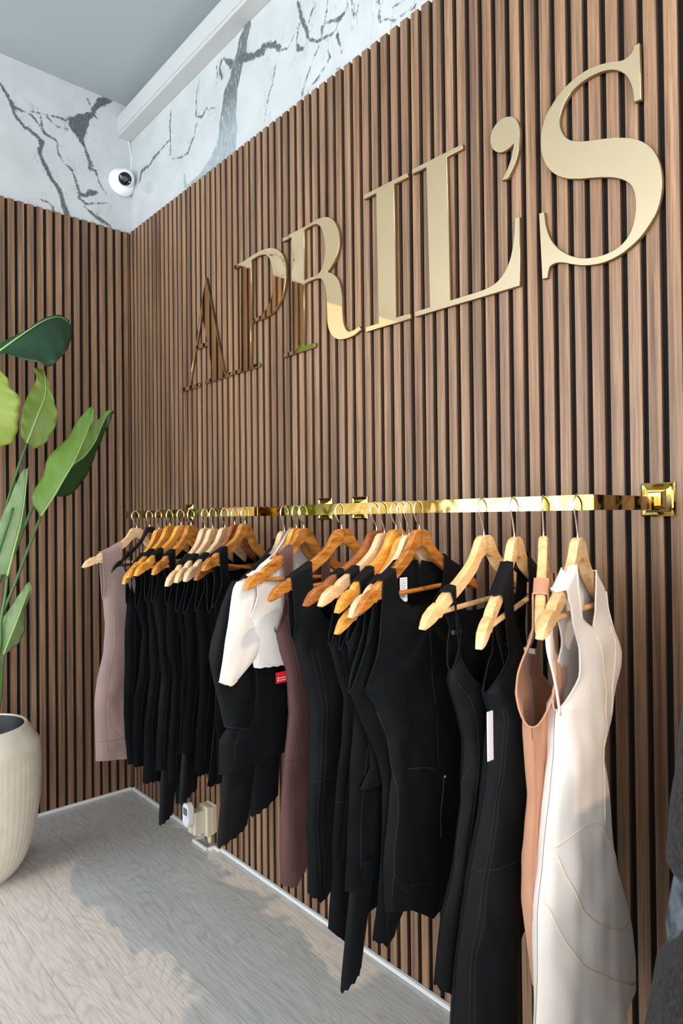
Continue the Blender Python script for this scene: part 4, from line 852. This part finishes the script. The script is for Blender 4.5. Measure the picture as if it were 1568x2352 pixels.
ov = oval(.730, .775, .098, .188, -.138, -.112, .0224).build('display_unit', M_wpl, mt); ov['label'] = 'white oval display unit'
sc_ = MB().box(.738, .767, -.1386, -.1372, .144, .171).build('lcd_screen', plain('lcd_grey', (.10, .115, .12), .25), mt)
mb = MB()
for k in range(6):
    zz = .148+.0037*k; mb.box(.740, .765-(k % 3)*.003, -.1389, -.1385, zz, zz+.0011)
mb.build('screen_text', plain('lcd_line', (.24, .26, .26), .5), mt)
for k in range(3): MB().box(.7745, .7762, -.130, -.120, .125+.010*k, .131+.010*k, .0005).build('button', M_wpl, mt)
MB().tube([(.780, -.045, .055), (.782, -.046, .035), (.786, -.048, .018)], [.008, .009, .0075], 14).build('yellow_spout', plain('yellowed_plastic', (.62, .58, .28), .5), mt, True)

# ------------------------------------------------------------ planter and plant
def ceramic():
    t = NT('cream_glazed_ceramic'); tc = t.n('ShaderNodeTexCoord')
    n1 = t.n('ShaderNodeTexNoise', i_Scale=18.0, i_Detail=4.0); t.l(tc.outputs['Object'], n1.inputs['Vector'])
    r = t.ramp(n1.outputs[0], [(.3, (.60, .54, .44)), (.7, (.70, .64, .54))]); t.set(Base_Color=r.outputs[0], Roughness=.35); t.bump(n1.outputs[0], .15, .002); return t.m
M_cer = ceramic(); PC = (.417, -.79)
pot = empty('planter', (PC[0], PC[1], 0), label='large cream ceramic planter with a ribbed body standing on the floor at the left', cat='planter')
def rib(a, z): return 1+(.0028*math.sin(a*62+2*noise.noise((a*2, z*3, 0))) if .05 < z < .455 else 0)
prof = [(.0001, 0), (.098, 0), (.106, .006), (.128, .022), (.150, .05), (.170, .09), (.188, .15), (.202, .225), (.210, .30), (.2125, .37), (.2125, .43), (.2110, .468), (.2085, .482), (.203, .494), (.172, .545), (.168, .552), (.162, .556), (.1575, .554), (.1555, .548), (.155, .50)]
cc = catmull([(r, z, 0) for r, z in prof], 3)
MB().lathe([(p.x, p.y) for p in cc], (PC[0], PC[1], 0), 204, rib).build('vessel', M_cer, pot, True)
MB().lathe([(.1555, .551), (.1535, .548), (.152, .40), (.0001, .40)], (PC[0], PC[1], 0), 48).build('inner_liner', plain('dark_liner', (.004, .005, .006), .6), pot, True)
tag(MB().lathe([(.149, .402), (.10, .412), (.05, .406), (.0001, .415)], (PC[0], PC[1], 0), 30).build('soil', plain('dark_soil', (.015, .011, .008), .95), pot), kind=None)

def leaf_mat(name, c1, c2, trans=.35):
    t = NT(name); at = t.n('ShaderNodeAttribute', attribute_name='leafuv'); sp = t.n('ShaderNodeSeparateColor'); t.l(at.outputs['Color'], sp.inputs[0])
    tc = t.n('ShaderNodeTexCoord')
    wv = t.math('SINE', t.math('MULTIPLY', t.math('ADD', sp.outputs[0], t.math('MULTIPLY', sp.outputs[1], -.35)), 190.0))
    n1 = t.n('ShaderNodeTexNoise', i_Scale=9.0, i_Detail=3.0); t.l(tc.outputs['Object'], n1.inputs['Vector'])
    r = t.ramp(n1.outputs[0], [(.3, c1), (.7, c2)])
    v = t.math('ADD', t.math('MULTIPLY', wv, .06), .94)
    cm_ = t.n('ShaderNodeCombineColor'); [t.l(v, cm_.inputs[k]) for k in range(3)]
    c = t.mix(1.0, r.outputs[0], cm_.outputs[0], 'MULTIPLY')
    t.set(Base_Color=c, Roughness=.38); t.bump(wv, .12, .001)
    tr = t.n('ShaderNodeBsdfTranslucent'); t.l(t.mix(1.0, c, (1.6, 1.9, .8, 1), 'MULTIPLY'), tr.inputs[0])
    mx = t.n('ShaderNodeMixShader', i_Fac=trans); t.l(t.b.outputs[0], mx.inputs[1]); t.l(tr.outputs[0], mx.inputs[2])
    t.l(mx.outputs[0], t.t.nodes['Material Output'].inputs[0]); return t.m
LM = {'A': leaf_mat('dark_leaf', (.008, .035, .016), (.014, .060, .024), .12), 'B': leaf_mat('green_leaf', (.15, .23, .025), (.21, .30, .04)),
      'C': leaf_mat('lime_leaf', (.33, .42, .08), (.42, .50, .12), .4), 'D': leaf_mat('mid_leaf', (.15, .28, .04), (.22, .37, .07)),
      'E': leaf_mat('deep_leaf', (.012, .05, .008), (.02, .075, .015), .1), 'F': leaf_mat('grey_green_leaf', (.19, .30, .12), (.27, .38, .17), .3)}
M_rib = plain('leaf_midrib', (.26, .42, .13), .45); M_stem = plain('green_stem', (.045, .13, .025), .4)
LK = {'A': 'A', 'B': 'B', 'C': 'C', 'D': 'D', 'E': 'E', 'F': 'F', 'G': 'F'}
plant = empty('bird_of_paradise_plant', (PC[0], PC[1], .41), label='tall green plant with broad paddle leaves growing in the cream planter', cat='plant')
def resamp(P, m):
    P = catmull([(p[0], p[1], 0) for p in P], 6); L_ = [0]
    for a, b in zip(P, P[1:]): L_.append(L_[-1]+(b-a).length)
    out = []
    for k in range(m):
        t = L_[-1]*k/(m-1); j = next((q_ for q_ in range(len(L_)-1) if L_[q_+1] >= t-1e-9), len(L_)-2)
        out.append(P[j].lerp(P[j+1], (t-L_[j])/max(1e-9, L_[j+1]-L_[j])))
    return out
def leaf(k, x0, mid, lo, ro, mat, bend=.05, fold=(.03, .03), lab=None):
    m, c = 36, 6; A, B, C_ = resamp(lo, m), resamp(mid, m), resamp(ro, m); V = []; UV = []
    for i in range(m):
        f = i/(m-1); xb = x0+bend*math.sin(f*math.pi)*.6
        for j in range(-c, c+1):
            e = abs(j)/c; side = A if j < 0 else C_; p = B[i].lerp(side[i], e)
            fo = fold[0] if j < 0 else fold[1]
            rip = .004*math.sin(f*38+j)*e*e
            V.append((xb-fo*e**1.3*math.sin(math.pi*min(1, f*1.05+.02))+rip, p.x, p.y)); UV.append((f, e, 0, 1))
    w_ = 2*c+1
    F = [(i*w_+j, i*w_+j+1, (i+1)*w_+j+1, (i+1)*w_+j) for i in range(m-1) for j in range(w_-1)]
    o = mesh('leaf', V, F, mat, plant, True)
    at = o.data.color_attributes.new('leafuv', 'FLOAT_COLOR', 'POINT'); at.data.foreach_set('color', np.array(UV, np.float32).ravel())
    sd = o.modifiers.new('thick', 'SOLIDIFY'); sd.thickness = .0008
    if lab: o['label'] = lab
    P = [(x0+bend*math.sin(i/(m-1)*math.pi)*.6+.0015, B[i].x, B[i].y) for i in range(m)]
    mr = MB().tube(P, [lerp(.0042, .0008, i/(m-1)) for i in range(m)], 6); mr.V = [(v[0]-plant.location[0], v[1]-plant.location[1], v[2]-plant.location[2]) for v in mr.V]
    mesh('midrib', mr.V, mr.F, M_rib, o, True)
    return o
PAR = {'A': (.06, (.02, -.05)), 'B': (.03, (.03, -.03)), 'C': (.05, (.02, -.02)), 'D': (.03, (.05, .004)), 'E': (-.02, (-.04, .045)), 'F': (.03, (.03, .03)), 'G': (.03, (.03, .03))}
LLAB = {'A': 'dark green drooping leaf at the top', 'C': 'lime green leaf at the left edge', 'E': 'deep green leaf behind the long one', 'F': 'grey green broad leaf'}
for k, (x0, mid, lo, ro) in LEAVES.items():
    if k == 'E':
        leaf(k, x0, mid, lo, mid, LM['D'], -.02, (.01, 0)); 
        leaf(k, x0-.004, mid, mid, ro, LM['E'], -.02, (0, .03), LLAB['E']); continue
    leaf(k, x0, mid, lo, ro, LM[LK[k]], PAR[k][0], PAR[k][1], LLAB.get(k))
base = Vector((PC[0], PC[1], .412))
def stem(P3):
    C3 = catmull(P3, 6); n = len(C3)
    MB().tube(C3, [lerp(.0048, .008, i/(n-1)) for i in range(n)], 8).build('stem', M_stem, plant, True)
for k, (x0, pts) in STEMS.items():
    ex = {'B': (.03, .01), 'D': (.05, .03), 'E': (-.03, .04), 'F': (.06, -.02), 'G': (.05, .06)}[k]
    P = [(x0, p[0], p[1]) for p in pts]
    P = [q_ for q_ in P if q_[2] > .75]+[(PC[0]+ex[0], PC[1]+ex[1], .62), (PC[0]+ex[0]*.4, PC[1]+ex[1]*.4, .41)]
    stem(P)
stem([(.48, -.72, 1.84), (.46, -.80, 1.5), (.43, -.81, 1.0), (PC[0], PC[1], .41)])
stem([(.55, -.70, 1.35), (.50, -.76, 1.1), (.45, -.79, .8), (PC[0], PC[1], .41)])
# more of the plant left of the frame, seen in the gold letters
for x0, y0, z0, ln_, wd_, an, mk in ((.50, -.93, 1.55, .62, .13, .25, 'B'), (.62, -1.10, 1.45, .66, .14, .5, 'A'), (.35, -.86, 1.75, .55, .12, -.1, 'D'), (.75, -.98, 1.25, .5, .11, .7, 'B')):
    mid = []; lo = []; ro = []
    for t in range(8):
        f = t/7; a_ = an+f*.5; cy = y0-ln_*f*math.sin(an+.25*f); cz = z0+ln_*f*math.cos(an+.35*f); hw = wd_*math.sin(math.pi*min(1, .06+f*.93))**.7
        mid.append((cy, cz)); lo.append((cy-hw*math.cos(a_), cz-hw*math.sin(a_))); ro.append((cy+hw*math.cos(a_), cz+hw*math.sin(a_)))
    leaf('X', x0, mid, lo, ro, LM[mk], .06, (.03, .03))
    stem([(x0, y0, z0), (lerp(x0, PC[0], .4), lerp(y0, PC[1], .4), lerp(z0, .41, .45)), (PC[0], PC[1], .41)])

# unseen counter, added to block window light from the lower right wall
M_oakc = plain('added_furniture_wood', (.10, .06, .035), .5)
ct = empty('added_counter', (2.9, -2.5, 0), label='long dark counter added behind the viewpoint, out of the frame, to shade the wall', cat='counter')
MB().box(1.75, 3.5, -2.72, -2.22, .08, 1.10, .004).build('cabinet', M_oakc, ct)
MB().box(1.71, 3.54, -2.76, -2.18, 1.10, 1.14, .004).build('worktop', M_white, ct)
MB().box(1.80, 3.45, -2.68, -2.27, 0, .08).build('plinth', M_blackpl, ct)
for k in range(4):
    MB().box(1.77+.432*k, 2.196+.432*k, -2.219, -2.203, .11, 1.07, .003).build('door', M_oakc, ct)

wc = empty('added_low_cabinet', (3.3, -.3, 0), label='dark low cabinet added unseen beyond the right edge to shade the slatted wall', cat='cabinet')  # unseen cabinet added to keep light off the lower right slats
MB().box(3.08, 3.56, -.56, -.03, .06, 1.36, .004).build('carcass', M_oakc, wc)
MB().box(3.10, 3.54, -.54, -.05, 0, .06).build('plinth', M_blackpl, wc)
for k in range(2): MB().box(3.085+.238*k, 3.317+.238*k, -.578, -.561, .08, 1.34, .003).build('door', M_oakc, wc)
